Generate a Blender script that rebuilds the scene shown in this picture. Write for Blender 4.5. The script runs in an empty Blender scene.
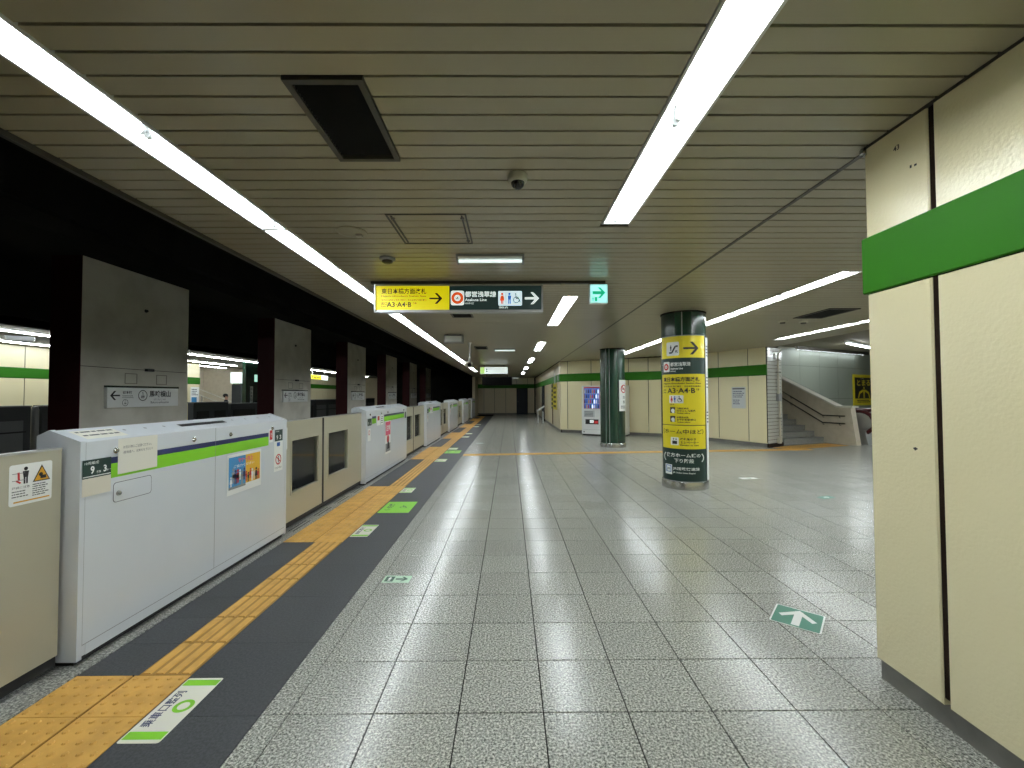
import bpy, math, random
from mathutils import Vector, Matrix
random.seed(7)
SC = bpy.context.scene
COL = SC.collection

# ------------------------------------------------------------------ camera, world, exposure
F_PX, CAM_H, PITCH, YAW, ROLL = 431.515, 1.49556, 0.02561, 0.00621, -0.00349
def make_camera():
    cy, sy, cp, sp, cr, sr = math.cos(YAW), math.sin(YAW), math.cos(PITCH), math.sin(PITCH), math.cos(ROLL), math.sin(ROLL)
    f = Vector((sy*cp, cy*cp, sp)); r = Vector((cy, -sy, 0)); u = r.cross(f)
    r2 = cr*r + sr*u; u2 = -sr*r + cr*u
    cam = bpy.data.cameras.new('camera'); cam.sensor_width = 36; cam.sensor_fit = 'HORIZONTAL'
    cam.lens = F_PX/1024*36; cam.clip_start = .05; cam.clip_end = 200
    o = bpy.data.objects.new('camera', cam); COL.objects.link(o)
    m = Matrix((r2, u2, -f)).transposed().to_4x4(); m.translation = (0, 0, CAM_H)
    o.matrix_world = m; SC.camera = o
make_camera()
W = bpy.data.worlds.new('world'); SC.world = W; W.use_nodes = True
W.node_tree.nodes['Background'].inputs[0].default_value = (0, 0, 0, 1)
W.node_tree.nodes['Background'].inputs[1].default_value = 0
SC.view_settings.view_transform = 'Standard'; SC.view_settings.look = 'None'
SC.view_settings.gamma = 1; SC.view_settings.use_curve_mapping = False
SC.view_settings.exposure = 0.0
TUBE = 67.0      # strength of the fluorescent tubes

# ------------------------------------------------------------------ materials
def lin(c):
    if isinstance(c, str):
        c = [int(c[i:i+2], 16)/255 for i in (0, 2, 4)]
    return tuple((x/12.92 if x <= .04045 else ((x+.055)/1.055)**2.4) for x in c)
MATS = {}
def mat(name, col, rough=.5, metal=0, spec=.5, coat=0, emit=0, bump=None, speck=None, rnd=0, stain=None, glossy_noise=0):
    """col: sRGB hex.  bump=(scale,strength)  speck=[(pos,hex)..],scale   rnd: per-piece tone variation"""
    m = bpy.data.materials.new(name); m.use_nodes = True; nt = m.node_tree; N = nt.nodes; L = nt.links
    b = N['Principled BSDF']; c = lin(col)
    b.inputs['Base Color'].default_value = (*c, 1); b.inputs['Roughness'].default_value = rough
    b.inputs['Metallic'].default_value = metal; b.inputs['Specular IOR Level'].default_value = spec
    b.inputs['Coat Weight'].default_value = coat; b.inputs['Coat Roughness'].default_value = .08
    if emit:
        b.inputs['Emission Color'].default_value = (*c, 1); b.inputs['Emission Strength'].default_value = emit
    geo = N.new('ShaderNodeNewGeometry'); src = None
    if speck:
        stops, sc = speck
        t = N.new('ShaderNodeTexNoise'); t.inputs['Scale'].default_value = sc; t.inputs['Detail'].default_value = 3
        t.inputs['Roughness'].default_value = .75
        L.new(geo.outputs['Position'], t.inputs['Vector'])
        r = N.new('ShaderNodeValToRGB'); e = r.color_ramp.elements
        while len(e) < len(stops): e.new(.5)
        for k, (p, h) in enumerate(stops): e[k].position = p; e[k].color = (*lin(h), 1)
        L.new(t.outputs['Fac'], r.inputs['Fac']); src = r.outputs['Color']
    if stain:
        sc, amt, h = stain
        t = N.new('ShaderNodeTexNoise'); t.inputs['Scale'].default_value = sc; t.inputs['Detail'].default_value = 5
        L.new(geo.outputs['Position'], t.inputs['Vector'])
        mr = N.new('ShaderNodeMapRange'); mr.inputs[1].default_value = .42; mr.inputs[2].default_value = .75
        mr.inputs[4].default_value = amt
        L.new(t.outputs['Fac'], mr.inputs[0])
        mx = N.new('ShaderNodeMix'); mx.data_type = 'RGBA'
        L.new(mr.outputs[0], mx.inputs[0])
        if src: L.new(src, mx.inputs[6])
        else: mx.inputs[6].default_value = (*c, 1)
        mx.inputs[7].default_value = (*lin(h), 1); src = mx.outputs[2]
    if rnd:
        oi = N.new('ShaderNodeObjectInfo'); mr = N.new('ShaderNodeMapRange')
        mr.inputs[3].default_value = 1-rnd; mr.inputs[4].default_value = 1+rnd
        L.new(oi.outputs['Random'], mr.inputs[0])
        mx = N.new('ShaderNodeMix'); mx.data_type = 'RGBA'; mx.blend_type = 'MULTIPLY'; mx.inputs[0].default_value = 1
        if src: L.new(src, mx.inputs[6])
        else: mx.inputs[6].default_value = (*c, 1)
        L.new(mr.outputs[0], mx.inputs[7]); src = mx.outputs[2]
    if src: L.new(src, b.inputs['Base Color'])
    if bump:
        t = N.new('ShaderNodeTexNoise'); t.inputs['Scale'].default_value = bump[0]; t.inputs['Detail'].default_value = 2
        L.new(geo.outputs['Position'], t.inputs['Vector'])
        bp = N.new('ShaderNodeBump'); bp.inputs['Strength'].default_value = bump[1]; bp.inputs['Distance'].default_value = bump[2] if len(bump) > 2 else .002
        L.new(t.outputs['Fac'], bp.inputs['Height']); L.new(bp.outputs[0], b.inputs['Normal'])
        L.new(bp.outputs[0], b.inputs['Coat Normal'])
    if glossy_noise:
        t = N.new('ShaderNodeTexNoise'); t.inputs['Scale'].default_value = 1.7; t.inputs['Detail'].default_value = 4
        L.new(geo.outputs['Position'], t.inputs['Vector'])
        mr = N.new('ShaderNodeMapRange'); mr.inputs[1].default_value = .3; mr.inputs[2].default_value = .7
        mr.inputs[3].default_value = rough-glossy_noise; mr.inputs[4].default_value = rough+glossy_noise
        L.new(t.outputs['Fac'], mr.inputs[0]); L.new(mr.outputs[0], b.inputs['Roughness'])
    MATS[name] = m
    return m
def glass_mat(name, tint, mixf):
    m = bpy.data.materials.new(name); m.use_nodes = True; N = m.node_tree.nodes; L = m.node_tree.links
    N.remove(N['Principled BSDF']); out = N['Material Output']
    t = N.new('ShaderNodeBsdfTransparent'); t.inputs[0].default_value = (*tint, 1)
    g = N.new('ShaderNodeBsdfGlossy'); g.inputs['Roughness'].default_value = .03; g.inputs[0].default_value = (1, 1, 1, 1)
    lw = N.new('ShaderNodeFresnel'); lw.inputs[0].default_value = 1.5
    mx = N.new('ShaderNodeMixShader'); L.new(lw.outputs[0], mx.inputs[0]); L.new(t.outputs[0], mx.inputs[1]); L.new(g.outputs[0], mx.inputs[2])
    L.new(mx.outputs[0], out.inputs[0]); MATS[name] = m
    return m
M = MATS
mat('granite', '8f908a', .22, spec=.6, speck=([(.38, '484944'), (.45, '8e8f88'), (.53, 'a8a9a0'), (.60, 'e2e2d8')], 95), rnd=.06, bump=(140, .05))
mat('granite_kerb', '8a8a86', .45, speck=([(.38, '3c3c3a'), (.46, '6d6d69'), (.53, '87877f'), (.62, 'b4b4ac')], 75))
mat('grout', '1c1c1a', .95, spec=.1)
mat('rubber_dark', '333537', .6, spec=.35, speck=([(.4, '2a2c2e'), (.6, '3c3e40')], 80), rnd=.03, bump=(200, .1))
mat('tactile_groove', '94702f', .7)
mat('tactile', 'c99a4a', .55, spec=.4, stain=(9, .55, '94702f'), rnd=.05)
mat('slat_paint', '9f977e', .3, spec=.5, rnd=.025, stain=(3, .25, '979078'))
mat('opposite_ceiling', '8a8470', .75, spec=.2)
mat('void', '0b0b0b', .95, spec=.05)
mat('track_dark', '24231f', .95, spec=.1, stain=(1.2, .6, '141311'))  # near-black base with darker mottling, for the track surroundings
mat('old_glue', '8b887c', .9)
mat('concrete', 'd2cfc2', .9, spec=.2, stain=(2.2, .7, 'b2aea0'), bump=(30, .3, .004))
mat('concrete_dark', '4a4947', .95, spec=.1, stain=(1.5, .7, '2f2e2c'))
mat('maroon', '3a1315', .7, spec=.2)
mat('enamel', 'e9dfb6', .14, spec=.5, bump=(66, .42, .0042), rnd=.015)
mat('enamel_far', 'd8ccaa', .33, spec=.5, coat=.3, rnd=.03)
mat('joint_dark', '241a13', .9, spec=.1)
mat('green_band', '2c6e10', .5, spec=.15)
mat('base_steel', '77766f', .45, metal=.1, stain=(8, .6, '54534f'))
mat('housing_white', 'd2d7db', .28, spec=.5, coat=.3, stain=(4, .12, 'c2c8cc'))
mat('housing_edge', 'aab0ba', .35)
mat('door_beige', 'b4b09b', .35, metal=.25, spec=.5, bump=(300, .04))
mat('rubber_black', '141414', .6)
mat('steel', 'b8b8b4', .25, metal=1)
mat('chrome', 'cfcfcf', .15, metal=1)
mat('alu', 'b9bab8', .4, metal=.7)
mat('lamp_white', 'f2f4f4', .5, spec=.3)
mat('lamp_frame', 'c9cac6', .4)
mat('column_green', '0f3321', .25, spec=.5, coat=.25)
mat('sign_green', '103029', .4)
mat('sign_yellow', 'e3d21e', .35, coat=.2)
mat('black', '101010', .5)
mat('ink', '1b1b1b', .6)
mat('white', 'eceeea', .45)
mat('paper', 'e2e0d2', .7)
mat('paper_cream', 'd6d0c0', .7)
mat('lime', '7cc51c', .45)
mat('navy', '1d2452', .4)
mat('red', 'c32a2c', .5)
mat('orange', 'd9a022', .5)
mat('pink', 'dc5a78', .5)
mat('blue', '2f62b4', .5)
mat('sky_blue', '3d8cc0', .5)
mat('poster_yellow', 'e0b02c', .5)
mat('grey_mid', '8b8d8c', .5)
mat('grey_ink', '55585a', .6)
mat('grey_light', 'c9ccca', .5)
mat('arrow_green', '2f7a62', .45, coat=.2)
mat('mint_plate', 'b9d8bd', .5)
mat('dark_green_ink', '174d35', .5)
mat('cam_dome', '0c0c0e', .06, spec=.7)
mat('cream_plastic', 'bdb8a6', .45)
mat('vent_black', '141413', .55, metal=.3)
mat('vent_frame', '4d4a42', .45, metal=.4)
mat('barrier_dark', '34383b', .45)
mat('barrier_grey', '6d7072', .45)
mat('stair_wall', '8d9487', .5, bump=(90, .1))
mat('stair_stone', 'd6cdb8', .5, stain=(6, .5, 'c0b6a0'))
mat('step_stone', '8f918d', .5, speck=([(.4, '7a7b77'), (.6, 'a3a49f')], 80))
mat('tile_glaze', 'c2c2b8', .2, coat=.5)
mat('skin', 'c99c82', .55)
mat('hair', '15120f', .6)
mat('cloth_navy', '252a38', .8)
mat('cloth_black', '17171a', .8)
mat('door_navy', '0a1a22', .5, spec=.3)
mat('handrail_red', '4c1216', .35)
mat('screen_black', '060606', .7, spec=.1)
mat('tube', 'f4fbff', emit=TUBE)
mat('tube_far', 'f2f8ff', emit=14)
mat('tube_short', 'e2f2ee', emit=1.0)
mat('lit_yellow', 'e0d20c', .4, emit=.62)
mat('lit_dark', '1a2f2c', .4, emit=.5)
mat('lit_white', 'e4f1ec', .4, emit=.85)
mat('lit_mint', 'b5ecd8', .4, emit=.95)
mat('lit_cyan', '9fe8e6', .4, emit=1.15)
mat('lit_green', '10b987', .4, emit=.7)
mat('lit_lime', 'a8d070', .4, emit=.7)
mat('lit_orange', 'd9521c', .4, emit=.7)
mat('lit_blue', '2a66b8', .4, emit=.6)
mat('lit_ice_soft', 'd4ecf4', .4, emit=.85)
mat('lit_panel', '5570b8', .3, emit=.5)
mat('lit_ice', 'd8ecff', .3, emit=1.4)
glass_mat('door_glass', (.72, .75, .75), .1)
glass_mat('clear_glass', (.85, .9, .88), .1)

# ------------------------------------------------------------------ mesh helpers
class MB:
    def __init__(s): s.v = []; s.f = []; s.mi = []
    def add(s, vs, fs, mi=0):
        o = len(s.v); s.v += [tuple(v) for v in vs]; s.f += [tuple(i+o for i in f) for f in fs]; s.mi += [mi]*len(fs)
        return s
    def box(s, x0, x1, y0, y1, z0, z1, mi=0, T=None):
        vs = [(x0, y0, z0), (x1, y0, z0), (x1, y1, z0), (x0, y1, z0), (x0, y0, z1), (x1, y0, z1), (x1, y1, z1), (x0, y1, z1)]
        if T: vs = [T(*v) for v in vs]
        return s.add(vs, [(0, 3, 2, 1), (4, 5, 6, 7), (0, 1, 5, 4), (1, 2, 6, 5), (2, 3, 7, 6), (3, 0, 4, 7)], mi)
    def prism(s, prof, y0, y1, mi=0, T=None):
        """prof in the xz plane, swept along y"""
        n = len(prof); vs = [(x, y0, z) for x, z in prof] + [(x, y1, z) for x, z in prof]
        if T: vs = [T(*v) for v in vs]
        fs = [tuple(range(n)), tuple(range(2*n-1, n-1, -1))] + [(i, i+n, (i+1) % n+n, (i+1) % n) for i in range(n)]
        return s.add(vs, fs, mi)
    def lathe(s, prof, c=(0, 0, 0), n=24, mi=0, axis='z'):
        vs = []
        for r, z in prof:
            for k in range(n):
                a = 2*math.pi*k/n; p = (r*math.cos(a), r*math.sin(a), z)
                if axis == 'y': p = (p[0], p[2], p[1])
                if axis == 'x': p = (p[2], p[0], p[1])
                vs.append((p[0]+c[0], p[1]+c[1], p[2]+c[2]))
        fs = []
        for i in range(len(prof)-1):
            for k in range(n): fs.append((i*n+k, i*n+(k+1) % n, (i+1)*n+(k+1) % n, (i+1)*n+k))
        if prof[0][0] > 1e-6: fs.append(tuple(range(n-1, -1, -1)))
        if prof[-1][0] > 1e-6: fs.append(tuple((len(prof)-1)*n+k for k in range(n)))
        return s.add(vs, fs, mi)
    def tube(s, pts, r, n=8, mi=0):
        pts = [Vector(p) for p in pts]; vs = []
        for i, p in enumerate(pts):
            d = (pts[min(i+1, len(pts)-1)] - pts[max(i-1, 0)]).normalized()
            u = d.cross(Vector((0, 0, 1)) if abs(d.z) < .95 else Vector((1, 0, 0))).normalized(); w = d.cross(u)
            for k in range(n):
                a = 2*math.pi*k/n; vs.append(p + u*(r*math.cos(a)) + w*(r*math.sin(a)))
        fs = [(i*n+k, i*n+(k+1) % n, (i+1)*n+(k+1) % n, (i+1)*n+k) for i in range(len(pts)-1) for k in range(n)]
        fs += [tuple(range(n-1, -1, -1)), tuple((len(pts)-1)*n+k for k in range(n))]
        return s.add(vs, fs, mi)
    def mesh(s, name, mats, smooth=False):
        me = bpy.data.meshes.new(name); me.from_pydata(s.v, [], s.f)
        for m in (mats if isinstance(mats, (list, tuple)) else [mats]): me.materials.append(M[m])
        if len(me.materials) > 1: me.polygons.foreach_set('material_index', s.mi)
        if smooth: 
            me.polygons.foreach_set('use_smooth', [True]*len(me.polygons))
            me.set_sharp_from_angle(angle=math.radians(35))
        me.update(); return me
    def build(s, name, mats, parent=None, smooth=False, **kw):
        return link(name, s.mesh(name, mats, smooth), parent, **kw)
def link(name, me, parent=None, label=None, cat=None, group=None, kind=None):
    o = bpy.data.objects.new(name, me); COL.objects.link(o)
    if parent:
        o.parent = parent
        o.matrix_parent_inverse = Matrix.Translation(-Vector(parent.location)) if parent.type == 'EMPTY' else Matrix()
    tag(o, label, cat, group, kind); return o
def tag(o, label=None, cat=None, group=None, kind=None):
    for k, v in (('label', label), ('category', cat), ('group', group), ('kind', kind)):
        if v: o[k] = v
def thing(name, label, cat, loc=(0, 0, 0), group=None):
    o = bpy.data.objects.new(name, None); COL.objects.link(o); o.location = loc; o.empty_display_size = .1
    tag(o, label, cat, group); return o
def box(x0, x1, y0, y1, z0, z1): return MB().box(x0, x1, y0, y1, z0, z1)
def piece(name, me, parent, loc, scale=(1, 1, 1), rotz=0):
    o = bpy.data.objects.new(name, me); COL.objects.link(o); o.location = loc; o.scale = scale
    if rotz: o.rotation_euler = (0, 0, rotz)
    o.parent = parent
    if parent.type == 'EMPTY': o.matrix_parent_inverse = Matrix.Translation(-Vector(parent.location))
    return o
def frameT(o, d):
    """local (x along d, y along left-hand normal of d, z up) to world"""
    o = Vector(o); d = Vector((d[0], d[1], 0)).normalized(); n = Vector((-d.y, d.x, 0))
    return lambda x, y, z: o + d*x + n*y + Vector((0, 0, z))

# ------------------------------------------------------------------ print on surfaces: lettering, pictograms, arrows
_TXT = {}
def text_mesh(body, bold=0):
    key = (body, bold)
    if key not in _TXT:
        cu = bpy.data.curves.new('lettering', 'FONT'); cu.body = body; cu.size = 1; cu.resolution_u = 2; cu.offset = bold
        ob = bpy.data.objects.new('lettering', cu); COL.objects.link(ob)
        dg = bpy.context.evaluated_depsgraph_get(); dg.update()
        me = bpy.data.meshes.new_from_object(ob.evaluated_get(dg))
        vs = [tuple(v.co) for v in me.vertices]; fs = [tuple(p.vertices) for p in me.polygons]
        bpy.data.meshes.remove(me); bpy.data.objects.remove(ob); bpy.data.curves.remove(cu)
        _TXT[key] = (vs, fs)
    return _TXT[key]
class Surf:
    """flat print laid out in (s, t) metres on a surface given by fn(s, t, d)"""
    def __init__(s, fn): s.fn = fn; s.L = {}; s.step = None
    def poly(s, name, m, pts, d=.001):
        mb = s.L.setdefault((name, m), MB())
        if s.step:
            lo = min(a for a, b in pts); hi = max(a for a, b in pts); n = max(1, math.ceil((hi-lo)/s.step))
            for k in range(n):
                q = list(pts)
                for lim, sg in ((lo+(hi-lo)*k/n, 1), (lo+(hi-lo)*(k+1)/n, -1)):
                    out = []
                    for i in range(len(q)):
                        A, B = q[i-1], q[i]; ia, ib = (A[0]-lim)*sg >= -1e-9, (B[0]-lim)*sg >= -1e-9
                        if ia != ib: t = (lim-A[0])/(B[0]-A[0]); out.append((lim, A[1]+(B[1]-A[1])*t))
                        if ib: out.append(B)
                    q = out
                if len(q) > 2: mb.add([s.fn(a, b, d) for a, b in q], [tuple(range(len(q)))])
            return
        mb.add([s.fn(a, b, d) for a, b in pts], [tuple(range(len(pts)))])
    def rect(s, name, m, s0, t0, s1, t1, d=.001):
        s.poly(name, m, [(s0, t0), (s1, t0), (s1, t1), (s0, t1)], d)
    def rrect(s, name, m, s0, t0, s1, t1, r, d=.001):
        pts = []
        for cx, cy, a0 in ((s1-r, t0+r, -90), (s1-r, t1-r, 0), (s0+r, t1-r, 90), (s0+r, t0+r, 180)):
            for k in range(5):
                a = math.radians(a0+k*22.5); pts.append((cx+r*math.cos(a), cy+r*math.sin(a)))
        s.poly(name, m, pts, d)
    def disc(s, name, m, cx, cy, r, d=.001, n=20):
        s.poly(name, m, [(cx+r*math.cos(2*math.pi*k/n), cy+r*math.sin(2*math.pi*k/n)) for k in range(n)], d)
    def ring(s, name, m, cx, cy, r0, r1, d=.001, n=24):
        for k in range(n):
            a, b = 2*math.pi*k/n, 2*math.pi*(k+1)/n
            s.poly(name, m, [(cx+r0*math.cos(a), cy+r0*math.sin(a)), (cx+r1*math.cos(a), cy+r1*math.sin(a)), (cx+r1*math.cos(b), cy+r1*math.sin(b)), (cx+r0*math.cos(b), cy+r0*math.sin(b))], d)
    def bar(s, name, m, a, b, w, d=.001):
        a = Vector(a); b = Vector(b); n = (b-a).normalized(); n = Vector((-n.y, n.x))*w/2
        s.poly(name, m, [tuple(a-n), tuple(b-n), tuple(b+n), tuple(a+n)], d)
    def arrow(s, name, m, cx, cy, L, ang=0, d=.001, w=.16):
        """arrow of length L with a shaft and two barbs, pointing along ang"""
        c, sn = math.cos(ang), math.sin(ang); R = lambda x, y: (cx+(x*c-y*sn)*L, cy+(x*sn+y*c)*L)
        s.bar(name, m, R(-.5, 0), R(.42, 0), w*L, d)
        s.poly(name, m, [R(.5, 0), R(.1, .42), R(-.1, .42), R(.28, 0)], d+.0002)
        s.poly(name, m, [R(.5, 0), R(.28, 0), R(-.1, -.42), R(.1, -.42)], d+.0002)
    def text(s, name, m, body, s0, t0, h, wid=None, bold=0, d=.001, align='l'):
        if s.step: d += .003
        vs, fs = text_mesh(body, bold)
        if not vs: return
        x0 = min(v[0] for v in vs); x1 = max(v[0] for v in vs); y0 = min(v[1] for v in vs); y1 = max(v[1] for v in vs)
        ky = h/(y1-y0); kx = wid/(x1-x0) if wid else ky
        if align == 'c': s0 -= (x1-x0)*kx/2
        mb = s.L.setdefault((name, m), MB())
        mb.add([s.fn(s0+(v[0]-x0)*kx, t0+(v[1]-y0)*ky, d) for v in vs], fs)
    def person(s, name, m, cx, y0, h, d=.001, skirt=False):
        r = h*.11; s.disc(name, m, cx, y0+h-r, r, d, 12)
        w = h*.17; top = y0+h-2.3*r
        if skirt: s.poly(name, m, [(cx-w*1.25, y0+h*.3), (cx+w*1.25, y0+h*.3), (cx+w*.7, top), (cx-w*.7, top)], d)
        else: s.poly(name, m, [(cx-w*.7, y0+h*.38), (cx+w*.7, y0+h*.38), (cx+w, top), (cx-w, top)], d)
        for sg in (-1, 1): s.rect(name, m, cx+sg*w*.4-w*.27, y0, cx+sg*w*.4+w*.27, y0+h*.4, d)
    def wheelchair(s, name, m, cx, cy, h, d=.001):
        s.ring(name, m, cx-.05*h, cy-.16*h, .24*h, .31*h, d, 16); s.disc(name, m, cx-.1*h, cy+.42*h, .08*h, d, 10)
        s.bar(name, m, (cx-.1*h, cy+.3*h), (cx-.06*h, cy-.05*h), .09*h, d+.0002); s.bar(name, m, (cx-.06*h, cy-.03*h), (cx+.2*h, cy-.05*h), .08*h, d+.0002)
        s.bar(name, m, (cx+.2*h, cy-.03*h), (cx+.33*h, cy-.38*h), .08*h, d+.0002); s.bar(name, m, (cx-.08*h, cy+.14*h), (cx+.17*h, cy+.12*h), .06*h, d+.0002)
    def lines(s, name, m, s0, t0, s1, rows, pitch, h, d=.001):
        """rows of dashes for print too small to read"""
        for r in range(rows):
            x = s0; t = t0-r*pitch; end = s1-(s1-s0)*random.random()*.35
            while x < end:
                w = h*(1+3*random.random()); s.rect(name, m, x, t, min(x+w, s1), t+h, d); x += w+h*.5
    def flush(s, parent, nest=False):
        """nest: the first print layer is the sheet, the others become its sub-parts"""
        first = None
        for (name, m), mb in s.L.items():
            o = mb.build(name, m, first if (nest and first) else parent)
            first = first or o
        s.L = {}
def plane_surf(o, u, v):
    o, u, v = Vector(o), Vector(u).normalized(), Vector(v).normalized(); n = u.cross(v)
    return Surf(lambda s, t, d: o + u*s + v*t + n*d)
UP = (0, 0, 1)

# ------------------------------------------------------------------ measures
ZC = 2.82                       # platform ceiling
XE, XW = -2.5, 1.945            # ceiling edge over the track, line of the right wall
A2, K2, B2 = Vector((2.099, 17.282, 0)), Vector((5.796, 15.12, 0)), Vector((7.222, 12.032, 0))   # bent concourse wall
ZB0, ZB1 = 2.03, 2.33           # green band

# ------------------------------------------------------------------ floor
floor = box(-2.62, 20, -5.5, 34.5, -.20, -.006).build('floor', 'grout', kind='structure')
tile_me = MB()
def bev(mb, x0, x1, y0, y1, z0, z1, b):
    vs = [(x0, y0, z0), (x1, y0, z0), (x1, y1, z0), (x0, y1, z0), (x0, y0, z1-b), (x1, y0, z1-b), (x1, y1, z1-b), (x0, y1, z1-b),
          (x0+b, y0+b, z1), (x1-b, y0+b, z1), (x1-b, y1-b, z1), (x0+b, y1-b, z1)]
    fs = [(0, 1, 5, 4), (1, 2, 6, 5), (2, 3, 7, 6), (3, 0, 4, 7), (4, 5, 9, 8), (5, 6, 10, 9), (6, 7, 11, 10), (7, 4, 8, 11), (8, 9, 10, 11)]
    return mb.add(vs, fs)
tile_me = bev(MB(), 0, .3935, 0, .3935, -.0055, 0, .0012).mesh('tile', 'granite')
edge_me = bev(MB(), 0, .124, 0, .395, -.0055, 0, .0012).mesh('tile', 'granite')
TX0, TY0, TS = .15865, 2.0752, .4
far_tiles = MB(); ntile = 0
def wall_y(X):      # the concourse wall's Y at X
    if X < A2.x: return 33.3
    if X < K2.x: return A2.y+(K2.y-A2.y)*(X-A2.x)/(K2.x-A2.x)
    if X < B2.x: return K2.y+(B2.y-K2.y)*(X-K2.x)/(B2.x-K2.x)
    return 19.0
def free(x, y):
    if y > wall_y(x)+.5: return False
    return True
for j in range(-19, 79):
    y = TY0+TS*j
    for i in range(-4, 44):
        x = TX0+TS*i
        if y < 1.9 and x > 2.2: continue
        if i == -4:
            if y > 0 and ntile < 300 and y < 9: piece('tile', edge_me, floor, (-1.17, y, 0)); ntile += 1
            else: far_tiles.box(-1.17, -1.046, y, y+.393, -.0055, 0)
            continue
        if not free(x, y): continue
        if 1 < y < 9 and x < .86*(y+.4)+.2 and x < 7.3 and ntile < 299 and j >= -2:
            piece('tile', tile_me, floor, (x, y, random.uniform(-.0003, .0003))); ntile += 1
        else: far_tiles.box(x, x+.393, y, y+.393, -.0055, 0)
far_tiles.build('distant_tiles', 'granite', floor, kind='stuff')
# granite kerb along the platform edge and its slotted drain
kerb_me = box(0, .275, 0, .898, -.0055, .001).mesh('kerb_stone', 'granite_kerb')
for k in range(-2, 38): piece('kerb_stone', kerb_me, floor, (-2.60, .57+.9*k, 0))
# tactile blocks
BY0 = 2.364-.3*11
HOUS = [(2.43, 4.66), (7.22, 10.08), (12.5, 15.05), (17.35, 20.0), (22.5, 25.2), (27.6, 30.0)]
def in_house(y): return any(a-.02 <= y <= b-.05 for a, b in HOUS)
def dots():
    mb = bev(MB(), 0, .297, 0, .297, -.0055, .002, .001)
    for a in range(5):
        for b in range(5):
            cx, cy = .0285+.06*a, .0285+.06*b
            ring = [[(cx+r*math.cos(t*math.pi/4), cy+r*math.sin(t*math.pi/4), z) for t in range(8)] for r, z in ((.0145, .0018), (.009, .0068))]
            mb.add(ring[0]+ring[1], [(t, (t+1) % 8, (t+1) % 8+8, t+8) for t in range(8)]+[tuple(range(8, 16))])
    return mb.mesh('tactile_block', 'tactile')
def bars(w=.277):
    mb = bev(MB(), 0, w, 0, .297, -.0055, .002, .001)
    mb.mi = [1]*len(mb.mi) + [1]*(len(mb.f)-len(mb.mi))
    for a in range(4):
        cx = w*(a+.5)/4
        mb.prism([(cx-.024, .0018), (cx+.024, .0018), (cx+.019, .0068), (cx-.019, .0068)], .008, .289)
    return mb.mesh('tactile_block', ['tactile', 'tactile_groove'])
dot_me, bar_me = dots(), bars()
slab_r = bev(MB(), 0, .536, 0, .5985, -.0055, .0005, .0005).mesh('floor_slab', 'rubber_dark')
slab_l = bev(MB(), 0, .325, 0, .2985, -.0055, .0005, .0005).mesh('floor_slab', 'rubber_dark')
for k in range(0, 105):
    y = BY0+.3*k
    if y > 32.7: break
    if in_house(y+.15):
        piece('tactile_block', bar_me, floor, (-1.99, y, 0)); piece('floor_slab', slab_l, floor, (-2.318, y, 0))
    else:
        piece('tactile_block', dot_me, floor, (-2.318, y, 0)); piece('tactile_block', dot_me, floor, (-2.009, y, 0))
for k in range(0, 53): piece('floor_slab', slab_r, floor, (-1.709, BY0+.6*k, 0))
# strip of tactile blocks crossing the concourse, laid on the granite
ca = math.atan2(.8, 9.2)
strip_me = MB()
bev(strip_me, 0, .297, 0, .297, .0005, .004, .001)
for a in range(4): strip_me.prism([(.02+.072*a, .004), (.055+.072*a, .004), (.049+.072*a, .0088), (.026+.072*a, .0088)], .01, .287)
strip_me = strip_me.mesh('tactile_block', 'tactile')
for k in range(31):
    x = -1.15+.3*math.cos(ca)*k; piece('tactile_block', strip_me, floor, (x+.3*math.cos(ca), 10.72+.3*math.sin(ca)*k, .0005), rotz=ca+math.pi/2)
warn_me = MB(); bev(warn_me, 0, .297, 0, .297, .0005, .004, .001)
for a in range(5):
    for b in range(5): warn_me.lathe([(.014, .004), (.009, .009)], (.0285+.06*a, .0285+.06*b, 0), 6)
warn_me = warn_me.mesh('tactile_block', 'tactile')
SF = math.atan2(.61, 1.65)
for k in range(8):
    for r in range(2):
        p = Vector((7.55, 11.62, .0005)) + Vector((math.cos(SF), math.sin(SF), 0))*.3*k + Vector((-math.sin(SF), math.cos(SF), 0))*.3*r
        piece('tactile_block', warn_me, floor, p, rotz=SF)

# ------------------------------------------------------------------ ceiling: metal slats under a dark void
LIGHTS = []
for k in range(-1, 10):
    y0 = .96+2.45*k; LIGHTS.append((-1.965, -1.755, y0, min(y0+2.45, 24.5), 'edge', k))
for k, (a, b) in enumerate([(-1.6, .85), (.85, 3.31), (5.74, 8.22), (10.75, 12.98), (15.42, 17.9), (20.2, 22.6), (25.0, 27.4)]): LIGHTS.append((.718, .938, a, b, 'mid', k))
for k in range(4): LIGHTS.append((3.60, 3.82, 4.60+2.45*k, 7.05+2.45*k, 'right', k))
for k in range(3): LIGHTS.append((6.42, 6.62, 8.0-2.45*k, 10.45-2.45*k, 'outer', k))  # section nearest the camera is unseen, added to brighten columns and concourse walls
LIGHTS.append((4.2, 4.42, 2.5, 4.75, 'hidden', 0))  # unseen trough added to light the column fronts and concourse wall
VENTS = [(-.945, -.607, 1.766, 2.395), (-.955, -.6, 6.92, 7.29), (-.96, -.605, 11.72, 12.37), (4.95, 5.45, 6.62, 7.46)]
CUTS = [(a, b, c, d) for a, b, c, d, *_ in LIGHTS] + VENTS
ceiling = MB()
ceiling.box(XE, 2.0, -5.5, 33.6, 2.93, 3.1); ceiling.box(2.0, 7.42, 2.0, 18.5, 2.93, 3.1)
ceiling = ceiling.build('ceiling', 'void', kind='structure')
slat_me = MB()
slat_me.prism([(0, 0), (0, 1), (1, 1), (1, 0)], 0, 1); slat_me = slat_me.mesh('slat', 'slat_paint')
SP, SY0 = .1241, 1.512
far_sl = MB(); nsl = 0
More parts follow.
